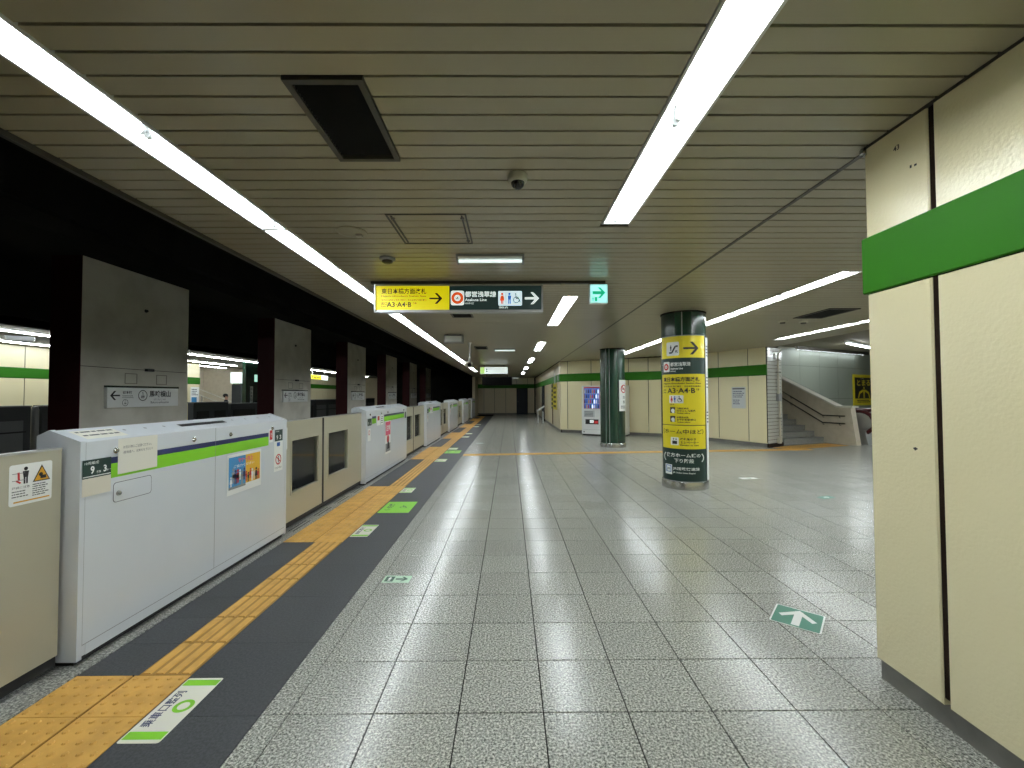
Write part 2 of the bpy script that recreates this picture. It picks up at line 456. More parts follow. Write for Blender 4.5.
def slat_runs(x0, x1, y0, y1):
    segs = [(x0, x1)]
    for a, b, c, d in CUTS:
        if d <= y0+.02 or c >= y1-.02: continue
        a -= .004; b += .004; out = []
        for p, q in segs:
            if b <= p or a >= q: out.append((p, q)); continue
            if a > p: out.append((p, a))
            if b < q: out.append((b, q))
        segs = out
    return segs
for j in range(-56, 257):
    y0 = SY0+SP*j+.007; y1 = y0+SP-.014
    runs = slat_runs(XE, XW, y0, y1)
    if 2.1 < y0 < 17: runs += slat_runs(XW+.03, min(7.42, 7.42), y0, y1) if y0 < 12.2 else slat_runs(XW+.03, 2.3+(17.3-y0)*1.15, y0, y1)
    for a, b in runs:
        if b-a < .02: continue
        if y0 > .8 and nsl < 298 and y0 < 9.2: piece('slat', slat_me, ceiling, (a, y0, ZC+random.uniform(0, .0012)), (b-a, y1-y0, .014)); nsl += 1
        else: far_sl.box(a, b, y0, y1, ZC, ZC+.014)
far_sl.build('distant_slats', 'slat_paint', ceiling, kind='stuff')
tr = MB(); tr.box(XW+.002, XW+.03, 2.31, 33.3, ZC-.003, ZC+.02); tr.box(XE-.03, XE, -5.5, 33.3, ZC-.03, ZC+.12)
tr.box(XW-.03, XW+.03, -5.5, 2.31, ZC-.012, ZC+.02)
tr.build('edge_moulding', 'vent_frame', ceiling)
# fascia and upper ceiling over the stairs
up = MB(); up.box(7.42, 7.5, 2.0, 18, ZC, 3.5); up.box(7.5, 20, 2.0, 22, 3.3, 3.45); up.build('ceiling', 'opposite_ceiling', kind='structure')

# ------------------------------------------------------------------ track side: pit, bulkhead, beams
pit = MB(); pit.box(-10.1, -2.62, -5.5, 36, -1.3, -1.2); pit.box(-2.75, -2.62, -5.5, 36, -1.3, -.006); pit.box(-10.1, -9.95, -5.5, 36, -1.3, -.05)
pit.build('trim_1', 'track_dark', kind='structure')
rail = MB()
for x in (-3.6, -4.67, -7.9, -8.97): rail.box(x-.035, x+.035, -5, 33, -1.2, -1.05)
for x in (-3.6, -7.9):
    t = thing('track_rails', 'pair of steel rails in the dark pit beside the near platform' if x == -3.6 else 'pair of steel rails in the dark pit beside the opposite platform', 'rail', (x-.5, 10, -1.2))
    for xx in (x, x-1.07): box(xx-.035, xx+.035, -5, 33, -1.2, -1.05).build('rail', 'base_steel', t)
bm = MB(); bm.box(-2.62, XE-.03, -5.5, 36, ZC+.02, 4.3); bm.build('beam', 'track_dark', kind='structure')
bm = MB(); bm.box(-6.75, -5.7, -5.5, 36, 3.55, 4.3); bm.box(-5.7, -5.55, -5.5, 36, 3.75, 4.3); bm.build('beam', 'track_dark', kind='structure')
box(-10.2, -2.5, -5.5, 36, 4.3, 4.5).build('ceiling', 'track_dark', kind='structure')
box(-10.2, -2.62, 36, 36.2, -1.2, 4.5).build('wall_track', 'track_dark', kind='structure')
box(-10.2, -2.62, -5.7, -5.5, -1.2, 4.5).build('wall_track', 'track_dark', kind='structure')

# ------------------------------------------------------------------ walls
PAN = {}
def panel_wall(name, o, d, length, joints, base_m='base_steel', body_m='enamel', z0=.115, depth=.045, band=True, band_out=.018, gap=.0095, top=ZC, holes=(), core=.25, band_ext=(0, 0), upper=True):
    """enamelled panels hung on a backing wall; joints are distances along the wall, panels face the right-hand side of d"""
    T = frameT(o, d)
    w = MB(); w.box(.02, length, -depth*.78, core, z0+.03, top+.05, 0, T); w.box(0, length, 0, core, 0, z0+.03, 0, T); root = w.build(name, 'joint_dark', kind='structure')
    w = MB(); w.box(0, length, -.008, 0, 0, z0+.03, 0, T); w.build('baseboard', base_m, root)
    g = gap
    for a, b in zip(joints[:-1], joints[1:]):
        hole = any(h0 <= (a+b)/2 <= h1 for h0, h1 in holes)
        for (p, q) in (((z0, ZB0-.005), (ZB1-.02, top)) if band else ((z0, top),)):
            if hole and p == z0: continue
            mb = MB(); x0, x1 = a+g, b-g; e = .006
            vs = [(x0, 0, p), (x1, 0, p), (x1, 0, q), (x0, 0, q), (x0, -depth+e, p), (x1, -depth+e, p), (x1, -depth+e, q), (x0, -depth+e, q),
                  (x0+e, -depth, p+e), (x1-e, -depth, p+e), (x1-e, -depth, q-e), (x0+e, -depth, q-e)]
            mb.add([T(*v) for v in vs], [(0, 1, 5, 4), (1, 2, 6, 5), (2, 3, 7, 6), (3, 0, 4, 7), (4, 5, 9, 8), (5, 6, 10, 9), (6, 7, 11, 10), (7, 4, 8, 11), (8, 9, 10, 11)])
            mb.build('panel', body_m, root)
    if band:
        mb = MB(); e = min(.012, band_out*.6); y = -depth-band_out
        prof = [(0, ZB0), (y+e, ZB0), (y, ZB0+e), (y, ZB1-e), (y+e, ZB1), (0, ZB1)]
        x0, x1 = joints[0]-band_ext[0], joints[-1]+band_ext[1]
        mb.add([T(x0, a, b) for a, b in prof]+[T(x1, a, b) for a, b in prof], [tuple(range(5, -1, -1)), tuple(range(6, 12))]+[(i, (i+1) % 6, (i+1) % 6+6, i+6) for i in range(6)])
        mb.build('green_band', 'green_band', root)
    return root, T
# near right wall: runs towards the camera; its panels face -X
J = [.0, .375]+[.375+.92*k for k in range(1, 9)]
wr, T = panel_wall('wall_right', (1.965, 2.30, 0), (0, -1), 7.7, J, core=.8, band_ext=(.004, 0), band_out=.010, gap=.014, depth=.045)
sf = plane_surf((1.92-.0005, 2.30, 0), (0, -1, 0), UP)
sf.text('wall_mark', 'ink', '43', .19, 2.698, .026, bold=.02); sf.rect('wall_mark', 'ink', .275, 2.572, .285, 2.586); sf.rect('wall_mark', 'ink', .297, 2.57, .31, 2.58)
sf.poly('wall_mark', 'ink', [(.252, 1.238), (.266, 1.243), (.278, 1.236), (.263, 1.226)]); sf.flush(wr)
mb = MB(); mb.lathe([(.012, 0), (.012, .02), (.006, .03)], (1.905, 2.28, ZC-.035), 10); mb.box(1.915, 1.925, 2.27, 2.29, ZC-.045, ZC); mb.build('bracket', 'steel', wr)
we, T = panel_wall('wall_front', (20, 2.305, 0), (-1, 0), 18.03, [17.94-.9*k for k in range(20)][::-1], core=.2)
# bent concourse wall
dL = (K2-A2); dR = (B2-K2)
panel_wall('wall_concourse', A2, dL, dL.length, [-.035, .267, 1.246, 1.76, 2.685, 3.4, 3.85, dL.length], core=.2)
panel_wall('wall_concourse', K2, dR, dR.length, [.0, 1.05, 1.84, 2.845, dR.length], core=.2, band_ext=(0, .02))
# corridor wall beyond, and the far end wall
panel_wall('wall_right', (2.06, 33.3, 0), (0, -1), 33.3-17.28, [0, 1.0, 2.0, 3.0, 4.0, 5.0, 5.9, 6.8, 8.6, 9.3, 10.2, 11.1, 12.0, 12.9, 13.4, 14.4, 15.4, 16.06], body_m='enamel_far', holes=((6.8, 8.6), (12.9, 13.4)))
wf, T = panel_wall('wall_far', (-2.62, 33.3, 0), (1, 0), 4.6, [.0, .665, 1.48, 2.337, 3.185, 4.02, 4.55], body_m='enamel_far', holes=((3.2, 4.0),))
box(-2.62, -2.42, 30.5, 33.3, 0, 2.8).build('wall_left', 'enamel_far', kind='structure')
# doors in the far wall and the corridor
d = box(.585, 1.38, 33.21, 33.29, 0, 2.0).build('door_1', 'door_navy', kind='structure')
fr = MB(); fr.box(.55, .585, 33.2, 33.3, 0, 2.03); fr.box(1.38, 1.415, 33.2, 33.3, 0, 2.03); fr.box(.55, 1.415, 33.2, 33.3, 2.0, 2.03); fr.build('door_frame', 'joint_dark', d)
MB().lathe([(.02, 0), (.02, .05), (.028, .055), (.028, .09)], (.68, 33.12, 1.0), 10, axis='y').build('door_handle', 'steel', d)
d = box(2.0, 2.055, 24.8, 26.4, 0, 2.0).build('door_2', 'door_navy', kind='structure')
fr = MB(); fr.box(1.98, 2.055, 24.72, 24.8, 0, 2.03); fr.box(1.98, 2.055, 26.4, 26.48, 0, 2.03); fr.box(1.98, 2.055, 24.72, 26.48, 2.0, 2.03); fr.build('door_frame', 'joint_dark', d)
MB().lathe([(.02, 0), (.02, .05), (.028, .055), (.028, .09)], (1.92, 24.95, 1.0), 10, axis='x').build('door_handle', 'steel', d)
# wall behind the camera
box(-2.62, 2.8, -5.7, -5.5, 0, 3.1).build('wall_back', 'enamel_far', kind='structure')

# glazed brick pilaster at the end of the bent wall
bd = Vector((.644, .399, 0)).normalized(); Tb = frameT((7.215, 11.99, 0), bd)
pil = MB(); pil.box(.02, .755, .02, .06, 0, ZC, 0, Tb); pil.box(.4, .755, .06, .5, 0, ZC, 0, Tb); pil = pil.build('wall_pilaster', 'joint_dark', kind='structure')
bk = MB()
for r in range(27):
    z = .12+.1*r; off = -.115 if r % 2 else 0
    for c in range(5):
        x0 = max(0, off+.23*c); x1 = min(.755, off+.23*c+.222)
        if x1-x0 > .02: bk.box(x0, x1, .0+random.uniform(0, .003), .02, z, z+.09, 0, Tb)
bk.build('glazed_bricks', 'tile_glaze', pil, kind='stuff')
b_ = MB(); b_.box(-.01, .77, -.012, .02, 0, .11, 0, Tb); b_.build('baseboard', 'joint_dark', pil)
cp = thing('conduit_pipe', 'pale conduit pipe running up the glazed brick pilaster', 'pipe', Tb(.5, -.05, 0))
MB().tube([Tb(.5, -.05, .12), Tb(.5, -.05, 1.4), Tb(.46, -.05, 1.5), Tb(.46, -.05, 2.62), Tb(.62, -.05, 2.76)], .028, 8).build('pipe', 'cream_plastic', cp, smooth=True)
q = MB(); q.box(.42, .56, -.09, -.005, 1.3, 1.5, 0, Tb); q.build('junction_box', 'grey_mid', cp)
q = MB(); q.box(.44, .56, -.07, 0, .1, .26, 0, Tb); q.build('foot_bracket', 'cream_plastic', cp)
for zz in (2.45, 2.1, .8):
    q = MB(); q.box(.42, .54, -.085, 0, zz, zz+.03, 0, Tb); q.build('pipe_clip', 'steel', cp)

# ------------------------------------------------------------------ staircase, parapet, wall behind, escalator
s0 = Vector((8.04, 12.68, 0)); us = Vector((.938, .346, 0)); Ts = frameT(s0, us)     # x across the flight, y up the flight
st = thing('staircase', 'grey stone staircase rising behind the cream panel wall', 'stairs', s0)
for k in range(8):
    q = MB(); q.box(.05, 1.76, .29*k, .29*k+.31 if k < 7 else .29*k+.9, .165*k, .165*(k+1), 0, Ts); q.build('step', 'step_stone', st)
    q = MB(); q.box(.05, 1.76, .29*k-.004, .29*k+.04, .165*(k+1)-.02, .165*(k+1)+.004, 0, Ts); q.build('nosing', 'grey_mid', st)
pp = thing('stair_parapet', 'beige stone parapet with two handrails beside the stairs', 'parapet', Ts(1.85, -.6, 0))
prof = [(-.92, 0), (4.0, 0), (4.0, 3.2), (3.72, 3.2), (-.40, 1.09), (-.78, 1.09)]
q = MB(); n = len(prof); vs = [Ts(1.77, a, b) for a, b in prof]+[Ts(1.97, a, b) for a, b in prof]
q.add(vs, [tuple(range(n)), tuple(range(2*n-1, n-1, -1))]+[(i, i+n, (i+1) % n+n, (i+1) % n) for i in range(n)]); q.build('parapet_wall', 'stair_stone', pp)
q = MB(); sl = (3.2-1.09)/(3.77)
vs = [Ts(x, y, z) for x in (1.73, 2.01) for y, z in ((-.85, 1.09), (-.40, 1.09), (3.75, 3.21), (3.75, 3.26), (-.41, 1.14), (-.85, 1.14))]
q.add(vs, [tuple(range(5, -1, -1)), tuple(range(6, 12))]+[(i, (i+1) % 6, (i+1) % 6+6, i+6) for i in range(6)]); q.build('coping', 'paper', pp)
for h in (.84, .62):
    MB().tube([Ts(1.70, -.66, h), Ts(1.70, -.02, h), Ts(1.70, 3.6, h+3.62*.57)], .022, 8).build('handrail', 'steel', pp, smooth=True)
    for y in (-.5, -.02, 1.0, 2.1):
        z = h+max(0, y)*.57; MB().tube([Ts(1.70, y, z-.01), Ts(1.73, y, z-.06), Ts(1.775, y, z-.06)], .012, 6).build('rail_bracket', 'steel', pp)
# wall behind the stairs
wb = Vector((10.38, 16.26, 0)); db = Vector((.886, .463, 0)).normalized(); Tw = frameT(wb, db)
wl = MB(); wl.box(-.3, 9.5, .02, .3, 0, 3.5, 0, Tw); wl.box(-.3, -.1, .3, 3, 0, 3.5, 0, Tw); wl = wl.build('wall_stairwell', 'joint_dark', kind='structure')
for k in range(7):
    for (z0, z1) in ((0, 1.3), (1.3, 2.6), (2.6, 3.3)):
        q = MB(); q.box(-.3+1.4*k, -.3+1.4*k+1.392, 0, .02, z0+.004, z1-.004, 0, Tw); q.build('panel', 'stair_wall', wl)
box(20, 20.2, 2.0, 22, 0, 3.5).build('wall_concourse', 'stair_wall', kind='structure')
# yellow poster on it
po = thing('wall_poster', 'yellow and black safety poster on the grey stairwell wall', 'poster', Tw(5.9, -.02, 1.6))
q = MB(); q.box(5.08, 6.9, -.03, 0, .99, 2.34, 0, Tw); q.build('poster_frame', 'sign_yellow', po)
sp = plane_surf(Tw(5.08, -.031, .99), db, UP)
sp.rect('print_panel', 'black', .12, .3, 1.7, 1.22); sp.text('lettering', 'sign_yellow', 'とまる', .3, .86, .27, 1.15, bold=.02, d=.002)
sp.text('lettering', 'white', 'かならず', .62, 1.15, .06, d=.002)
sp.person('pictogram', 'sign_yellow', .9, .32, .5, .002); 
for sg in (-1, 1): sp.bar('pictogram', 'sign_yellow', (.9+sg*.1, .65), (.9+sg*.38, .55), .1, .002); sp.bar('pictogram', 'sign_yellow', (.9+sg*.38, .57), (.9+sg*.5, .32), .09, .002)
sp.lines('lettering', 'ink', .3, .2, 1.5, 2, .07, .035); sp.flush(po, True)
# escalator: only its near newel shows past the parapet
es = thing('escalator', 'escalator newel with dark red handrail behind the stone parapet', 'escalator', Ts(2.6, -.6, 0))
for xx in (2.28, 3.4):
    base = MB(); pr_ = [(-1.0, .0), (.5, 0), (.5, .42), (-.9, .42)]; n = 4
    base.add([Ts(xx-.12, a, b) for a, b in pr_]+[Ts(xx+.12, a, b) for a, b in pr_], [tuple(range(n)), tuple(range(2*n-1, n-1, -1))]+[(i, i+n, (i+1) % n+n, (i+1) % n) for i in range(n)])
    base.build('skirt', 'alu', es)
    gl = [(-.85, .42), (.5, .42), (.5, .93)]+[(-.75+.28*math.cos(math.radians(a)), .65+.28*math.sin(math.radians(a))) for a in (90, 120, 150, 180, 210)]
    n = len(gl); q = MB(); q.add([Ts(xx-.02, a, b) for a, b in gl]+[Ts(xx+.02, a, b) for a, b in gl], [tuple(range(n)), tuple(range(2*n-1, n-1, -1))]+[(i, i+n, (i+1) % n+n, (i+1) % n) for i in range(n)])
    q.build('balustrade', 'alu', es)
    path = [(.5, .98), (-.1, .98)]+[(-.75+.33*math.cos(math.radians(a)), .65+.33*math.sin(math.radians(a))) for a in (90, 115, 140, 165, 190, 215, 240)]+[(-.6, .36)]
    MB().tube([Ts(xx, a, b) for a, b in path], .06, 8).build('handrail', 'handrail_red', es, smooth=True)
q = MB(); q.box(2.4, 3.28, -1.6, -.2, .001, .012, 0, Ts); q.build('comb_plate', 'steel', es)
for k in range(3): q = MB(); q.box(2.42, 3.26, -.18+.3*k, .11+.3*k, .002, .014, 0, Ts); q.build('escalator_step', 'base_steel', es)
q = MB(); q.box(3.62, 3.66, .2, .8, .35, .8, 0, Ts); q.build('indicator_lamp', 'lit_ice', es)

# ------------------------------------------------------------------ fluorescent fixtures
ORD = ['first', 'second', 'third', 'fourth', 'fifth', 'sixth', 'seventh', 'eighth', 'ninth', 'tenth', 'eleventh']
def fixture(x0, x1, y0, y1, label, group, zc=ZC, both=True):
    t = thing('ceiling_light', label, 'light', ((x0+x1)/2, (y0+y1)/2, zc), group)
    f = MB(); w = .014
    f.box(x0, x0+w, y0, y1, zc-.006, zc+.03); f.box(x1-w, x1, y0, y1, zc-.006, zc+.03)
    f.box(x0+w, x1-w, y0, y0+w, zc-.006, zc+.03); f.box(x0+w, x1-w, y1-w, y1, zc-.006, zc+.03)
    f.build('trim_frame', 'lamp_frame', t)
    r = MB(); xc = (x0+x1)/2; h = zc+.085
    pr_ = [(x0+w, zc+.025), (xc-.035, h), (xc+.035, h), (x1-w, zc+.025), (x1-w, zc+.035), (xc+.04, h+.01), (xc-.04, h+.01), (x0+w, zc+.035)]
    r.prism(pr_, y0+w, y1-w); r.box(x0+w, x1-w, y0+w, y0+w+.004, zc, h); r.box(x0+w, x1-w, y1-w-.004, y1-w, zc, h)
    r.build('reflector', 'lamp_white', t)
    n = 2; L = (y1-y0-2*w)/n
    for k in range(n):
        a = y0+w+L*k+.035; b = a+L-.07
        MB().tube([(xc, a, zc+.022), (xc, b, zc+.022)], .0165, 8).build('tube', 'tube', t, smooth=True)
        for e in (a-.022, b+.001):
            q = MB(); q.tube([(xc, e, zc+.022), (xc, e+.022, zc+.022)], .018, 8); q.box(xc-.012, xc+.012, e, e+.02, zc+.03, h); q.build('lamp_holder', 'grey_light', t)
    return t
names = {'edge': ('section of the long light strip above the platform doors, from the camera', 'fluorescent strip above the platform edge'),
         'mid': ('fluorescent trough in the broken middle row down the platform, from the camera', 'fluorescent troughs in the middle row'),
         'right': ('section of the light strip passing behind the sign column, from its right end', 'fluorescent strip behind the columns'),
         'outer': ('section of the light strip before the stairwell, from the stairs', 'fluorescent strip by the stairs')}
for x0, x1, y0, y1, row, k in LIGHTS:
    if row == 'edge': lab = ORD[k+1]+' '+names[row][0]
    elif row == 'hidden': lab = 'added unseen trough behind the near wall, brightening the concourse'
    else: lab = ORD[k]+' '+names[row][0]
    if row == 'hidden': names['hidden'] = ('', None)
    fixture(x0, x1, y0+.002, y1-.002, lab, names[row][1])
# lamp under the upper ceiling by the stairs
lt = thing('ceiling_light', 'lone fluorescent batten under the raised ceiling over the stairs', 'light', (12.6, 15.4, 3.3))
dd = Vector((2.14, 1.55, 0)).normalized(); Tl = frameT((11.5, 14.6, 0), dd)
q = MB(); q.box(0, 2.6, -.06, .06, 3.24, 3.3, 0, Tl); q.build('batten', 'lamp_white', lt)
MB().tube([Tl(.05, 0, 3.215), Tl(2.55, 0, 3.215)], .02, 8).build('tube', 'tube', lt)
for k_, (x_, y0_, y1_) in enumerate([(9.2, 3.2, 8.0), (12.5, 4.0, 12.5), (15.5, 5.0, 15)]):  # unseen battens added to brighten the stairwell and concourse
    lt = thing('ceiling_light', ORD[k_]+' added unseen batten under the raised concourse ceiling, brightening the stairwell', 'light', (x_, (y0_+y1_)/2, 3.3), 'added battens over the outer concourse')
    box(x_-.06, x_+.06, y0_, y1_, 3.24, 3.3).build('batten', 'lamp_white', lt); MB().tube([(x_, y0_+.03, 3.215), (x_, y1_-.03, 3.215)], .018, 8).build('tube', 'tube', lt)
lt = thing('ceiling_light', 'lamp hidden above the stairs, washing the top of the stairwell wall', 'light', Tw(2.6, -.4, 3.2))
q = MB(); q.box(.4, 5.6, -.30, -.2, 3.22, 3.3, 0, Tw); q.build('batten', 'lamp_white', lt)
q = MB(); q.box(.3, 5.7, -.36, -.34, 3.17, 3.3, 0, Tw); q.build('added_cover_board', 'vent_frame', lt)  # board added to screen the bright tube from view
MB().tube([Tw(.5, -.25, 3.2), Tw(5.5, -.25, 3.2)], .016, 6).build('tube', 'tube_far', lt)
# short surface lamps across the platform
for (x0, x1, y, lab) in ((-.50, .145, 4.10, 'short bare tube lamp on the ceiling above the yellow hanging sign'), (-.43, .18, 12.4, 'small distant tube lamp crossing the ceiling past the hanging sign')):
    t = thing('ceiling_light', lab, 'light', ((x0+x1)/2, y, ZC), 'short crosswise lamps')
    box(x0, x1, y-.085, y+.085, ZC-.02, ZC).build('batten', 'grey_mid', t)
    for xx in (x0, x1-.02): box(xx, xx+.02, y-.075, y+.075, ZC-.055, ZC-.02).build('end_cap', 'grey_mid', t)
    MB().tube([(x0+.02, y, ZC-.042), (x1-.02, y, ZC-.042)], .0165, 8).build('tube', 'tube_short', t, smooth=True)
    MB().prism([(0, -.075), (0, .075), (.012, .075), (.012, -.075)], x0+.02, x1-.02, 0, lambda a_, b_, c_: (b_, y+c_, ZC-.02-a_)).build('reflector', 'lamp_white', t)

# ------------------------------------------------------------------ things on the ceiling
vl = ['large black louvred air vent in the slatted ceiling near the camera', 'small dark air vent just beyond the hanging yellow sign', 'small dark air vent farthest down the slatted ceiling', 'dark air vent over the concourse between the two right strips']
for (x0, x1, y0, y1), lab in zip(VENTS, vl):
    t = thing('air_vent', lab, 'vent', ((x0+x1)/2, (y0+y1)/2, ZC)); w = .028
    f = MB(); f.box(x0, x0+w, y0, y1, ZC-.012, ZC+.02); f.box(x1-w, x1, y0, y1, ZC-.012, ZC+.02); f.box(x0+w, x1-w, y0, y0+w, ZC-.012, ZC+.02); f.box(x0+w, x1-w, y1-w, y1, ZC-.012, ZC+.02)
    f.build('frame', 'vent_frame', t)
    box(x0+w, x1-w, y0+w, y1-w, ZC+.05, ZC+.06).build('duct_back', 'void', t)
    n = int((y1-y0-2*w)/.024)
    for k in range(n):
        y = y0+w+.024*k
        MB().add([(x0+w, y, ZC+.022), (x1-w, y, ZC+.022), (x1-w, y+.016, ZC-.004), (x0+w, y+.016, ZC-.004), (x0+w, y+.002, ZC+.025), (x1-w, y+.002, ZC+.025), (x1-w, y+.018, ZC-.001), (x0+w, y+.018, ZC-.001)],
                 [(0, 1, 2, 3), (7, 6, 5, 4), (0, 4, 5, 1), (3, 2, 6, 7), (0, 3, 7, 4), (1, 5, 6, 2)]).build('louvre', 'vent_black', t)
t = thing('dome_camera', 'small cream dome camera with black glass on the slatted ceiling', 'camera', (.055, 2.57, ZC))
MB().lathe([(.058, ZC), (.058, ZC-.03), (.052, ZC-.04), (.044, ZC-.045)], (.055, 2.57, 0), 24).build('housing', 'cream_plastic', t, smooth=True)
MB().lathe([(.041*math.cos(a*math.pi/12), ZC-.044-.041*math.sin(a*math.pi/12)) for a in range(7)], (.055, 2.57, 0), 24).build('dome', 'cam_dome', t, smooth=True)
t = thing('access_hatch', 'square access hatch outlined in the ceiling slats before the hanging sign', 'hatch', (-.6, 3.43, ZC))
q = MB(); X0, X1, Y0, Y1 = -.905, -.312, 3.125, 3.73
for a in (0, .03):
    q.box(X0+a, X0+a+.012, Y0+a, Y1-a, ZC-.006, ZC+.004) ; q.box(X1-a-.012, X1-a, Y0+a, Y1-a, ZC-.006, ZC+.004)
q.box(X0, X1, Y0-.006, Y0+.006, ZC-.006, ZC+.004); q.box(X0, X1, Y1-.006, Y1+.006, ZC-.006, ZC+.004); q.build('hatch_frame', 'vent_frame', t)
for (x, y) in ((X0+.025, Y0+.06), (X1-.05, Y0+.06), (X1-.05, Y1-.08)): box(x, x+.03, y, y+.02, ZC-.008, ZC+.002).build('latch', 'steel', t)
t = thing('ceiling_speaker', 'round flat ceiling speaker with a small tab beside the left strip', 'speaker', (-1.27, 3.46, ZC))
MB().lathe([(.12, ZC), (.118, ZC-.006), (.1, ZC-.009)], (-1.27, 3.46, 0), 24).build('speaker_plate', 'slat_paint', t)
MB().box(-1.25, -1.2, 3.49, 3.53, ZC-.025, ZC-.008).build('tab', 'cream_plastic', t)
t = thing('smoke_detector', 'grey smoke detector on the ceiling just above the yellow sign', 'detector', (-1.17, 4.13, ZC))
MB().lathe([(.075, ZC), (.075, ZC-.02), (.062, ZC-.028)], (-1.17, 4.13, 0), 20).build('base', 'grey_mid', t, smooth=True)
MB().lathe([(.05, ZC-.028), (.05, ZC-.045), (.03, ZC-.055)], (-1.17, 4.13, 0), 16).build('sensor', 'vent_frame', t, smooth=True)
t = thing('ceiling_box', 'grey box loudspeaker under the ceiling left of the distant signs', 'speaker', (-1.2, 9.4, ZC))
box(-1.41, -1.0, 9.3, 9.5, 2.63, 2.80).build('case', 'grey_mid', t); box(-1.38, -1.03, 9.29, 9.3, 2.655, 2.775).build('grille', 'grey_light', t)
for xx in (-1.36, -1.08): box(xx, xx+.03, 9.36, 9.44, 2.8, ZC).build('bracket', 'steel', t)
t = thing('hanging_camera', 'surveillance camera on a ceiling pole beside the left light strip', 'camera', (-1.0, 10.9, ZC))
MB().tube([(-1.0, 10.9, ZC), (-1.0, 10.9, 2.32)], .022, 8).build('pole', 'alu', t); MB().lathe([(.06, ZC), (.06, ZC-.02)], (-1.0, 10.9, 0), 12).build('flange', 'alu', t)
MB().lathe([(.09, 2.34), (.1, 2.3), (.1, 2.24), (.07, 2.2)], (-1.03, 10.88, 0), 16).build('housing', 'cream_plastic', t, smooth=True)
MB().tube([(-1.0, 10.75, 2.27), (-.98, 10.6, 2.24)], .05, 10).build('lens_barrel', 'cam_dome', t)
for (x, y) in ((4.95, 7.75), (5.35, 7.78)):
    t = thing('smoke_detector', 'round detector beyond the concourse vent, nearer the column' if x < 5 else 'round detector beyond the concourse vent, nearer the stairs', 'detector', (x, y, ZC))
    MB().lathe([(.08, ZC), (.08, ZC-.02), (.06, ZC-.03)], (x, y, 0), 16).build('base', 'cream_plastic', t, smooth=True); MB().lathe([(.045, ZC-.03), (.04, ZC-.05)], (x, y, 0), 12).build('sensor', 'vent_frame', t)

# ------------------------------------------------------------------ hanging signs
SY = 4.95
hr = thing('hanging_rail', 'dark ceiling rail carrying the yellow sign and the exit light', 'rail', (-.1, SY+.04, ZC))
box(-1.6, 1.12, SY+.02, SY+.07, ZC-.03, ZC-.002).build('channel', 'vent_frame', hr)
for x in (-1.35, -.3, .25, .6, .98): box(x, x+.05, SY+.015, SY+.075, ZC-.04, ZC-.03).build('clamp', 'steel', hr)
sg = thing('hanging_sign', 'backlit hanging sign, yellow left part and dark green right part with arrows', 'sign', (-.58, SY, 2.6))
X0, X1, Z0, Z1 = -1.555, .392, 2.452, 2.778
q = MB(); w = .016
q.box(X0, X1, SY, SY+.1, Z0, Z0+.028); q.box(X0, X1, SY, SY+.1, Z1-w, Z1); q.box(X0, X0+w, SY, SY+.1, Z0+.028, Z1-w); q.box(X1-w, X1, SY, SY+.1, Z0+.028, Z1-w)
q.box(X0+w, X1-w, SY+.03, SY+.1, Z0+.028, Z1-w); case = q.build('case', 'alu', sg)
S = plane_surf((X0, SY+.028, Z0), (1, 0, 0), UP); XM = .863
S.rect('yellow_face', 'lit_yellow', w, .028, XM, .31); S.rect('green_face', 'lit_dark', XM, .028, 1.947-w, .31)
S.text('lettering', 'ink', '東日本橋方面改札', .078, .218, .066, .52, bold=.012, d=.003)
S.text('lettering', 'ink', 'Higashi-nihombashi Station Gate', .078, .178, .026, .52, d=.003)
S.text('lettering', 'ink', '히가시니혼바시 방면 개찰구 / 东日本桥方向检票口', .078, .136, .022, .52, d=.003)
S.text('lettering', 'ink', '出口', .078, .092, .034, d=.003); S.text('lettering', 'ink', 'Exits', .08, .066, .018, d=.003); S.text('lettering', 'ink', 'A3·A4·B', .14, .066, .058, .285, bold=.012, d=.003)
S.text('lettering', 'ink', '方面', .44, .1, .022, d=.003)
S.arrow('arrow', 'ink', .708, .165, .15, 0, .003, .12)
S.rrect('emblem_plate', 'lit_white', .88, .085, 1.035, .255, .025, .002)
S.ring('emblem_ring', 'lit_orange', .957, .17, .036, .07, .003); S.text('lettering', 'ink', 'A', .957, .152, .036, bold=.02, d=.003, align='c')
S.text('white_lettering', 'lit_white', '都営浅草線', 1.045, .18, .068, .36, bold=.02, d=.002)
S.text('white_lettering', 'lit_white', 'Asakusa Line', 1.045, .133, .034, .25, bold=.01, d=.002); S.text('white_lettering', 'lit_white', '아사쿠사선', 1.045, .095, .024, .1, d=.002)
S.rrect('pictogram_plate', 'lit_ice_soft', 1.43, .08, 1.705, .25, .012, .002)
S.person('pictogram_woman', 'lit_orange', 1.475, .1, .13, .003, True); S.bar('pictogram_divider', 'ink', (1.518, .095), (1.518, .235), .004, .003)
S.person('pictogram_man', 'lit_blue', 1.56, .1, .13, .003); S.wheelchair('pictogram_wheelchair', 'grey_ink', 1.645, .165, .12, .003)
S.text('white_lettering', 'lit_white', '改札内', 1.44, .046, .026, .1, bold=.01, d=.002)
S.arrow('white_arrow', 'lit_white', 1.82, .165, .165, 0, .002, .16); S.flush(case)
ex = thing('exit_sign', 'glowing cyan exit sign with green arrow hung from the rail', 'sign', (1.04, SY, 2.66))
X0, X1, Z0, Z1 = .936, 1.142, 2.556, 2.775
case = box(X0, X1, SY+.01, SY+.08, Z0, Z1).build('case', 'lamp_white', ex)
S = plane_surf((X0, SY+.009, Z0), (1, 0, 0), UP)
S.rect('lit_face', 'lit_cyan', .006, .006, .2, .213); S.arrow('arrow', 'lit_green', .105, .12, .15, 0, .002, .24)
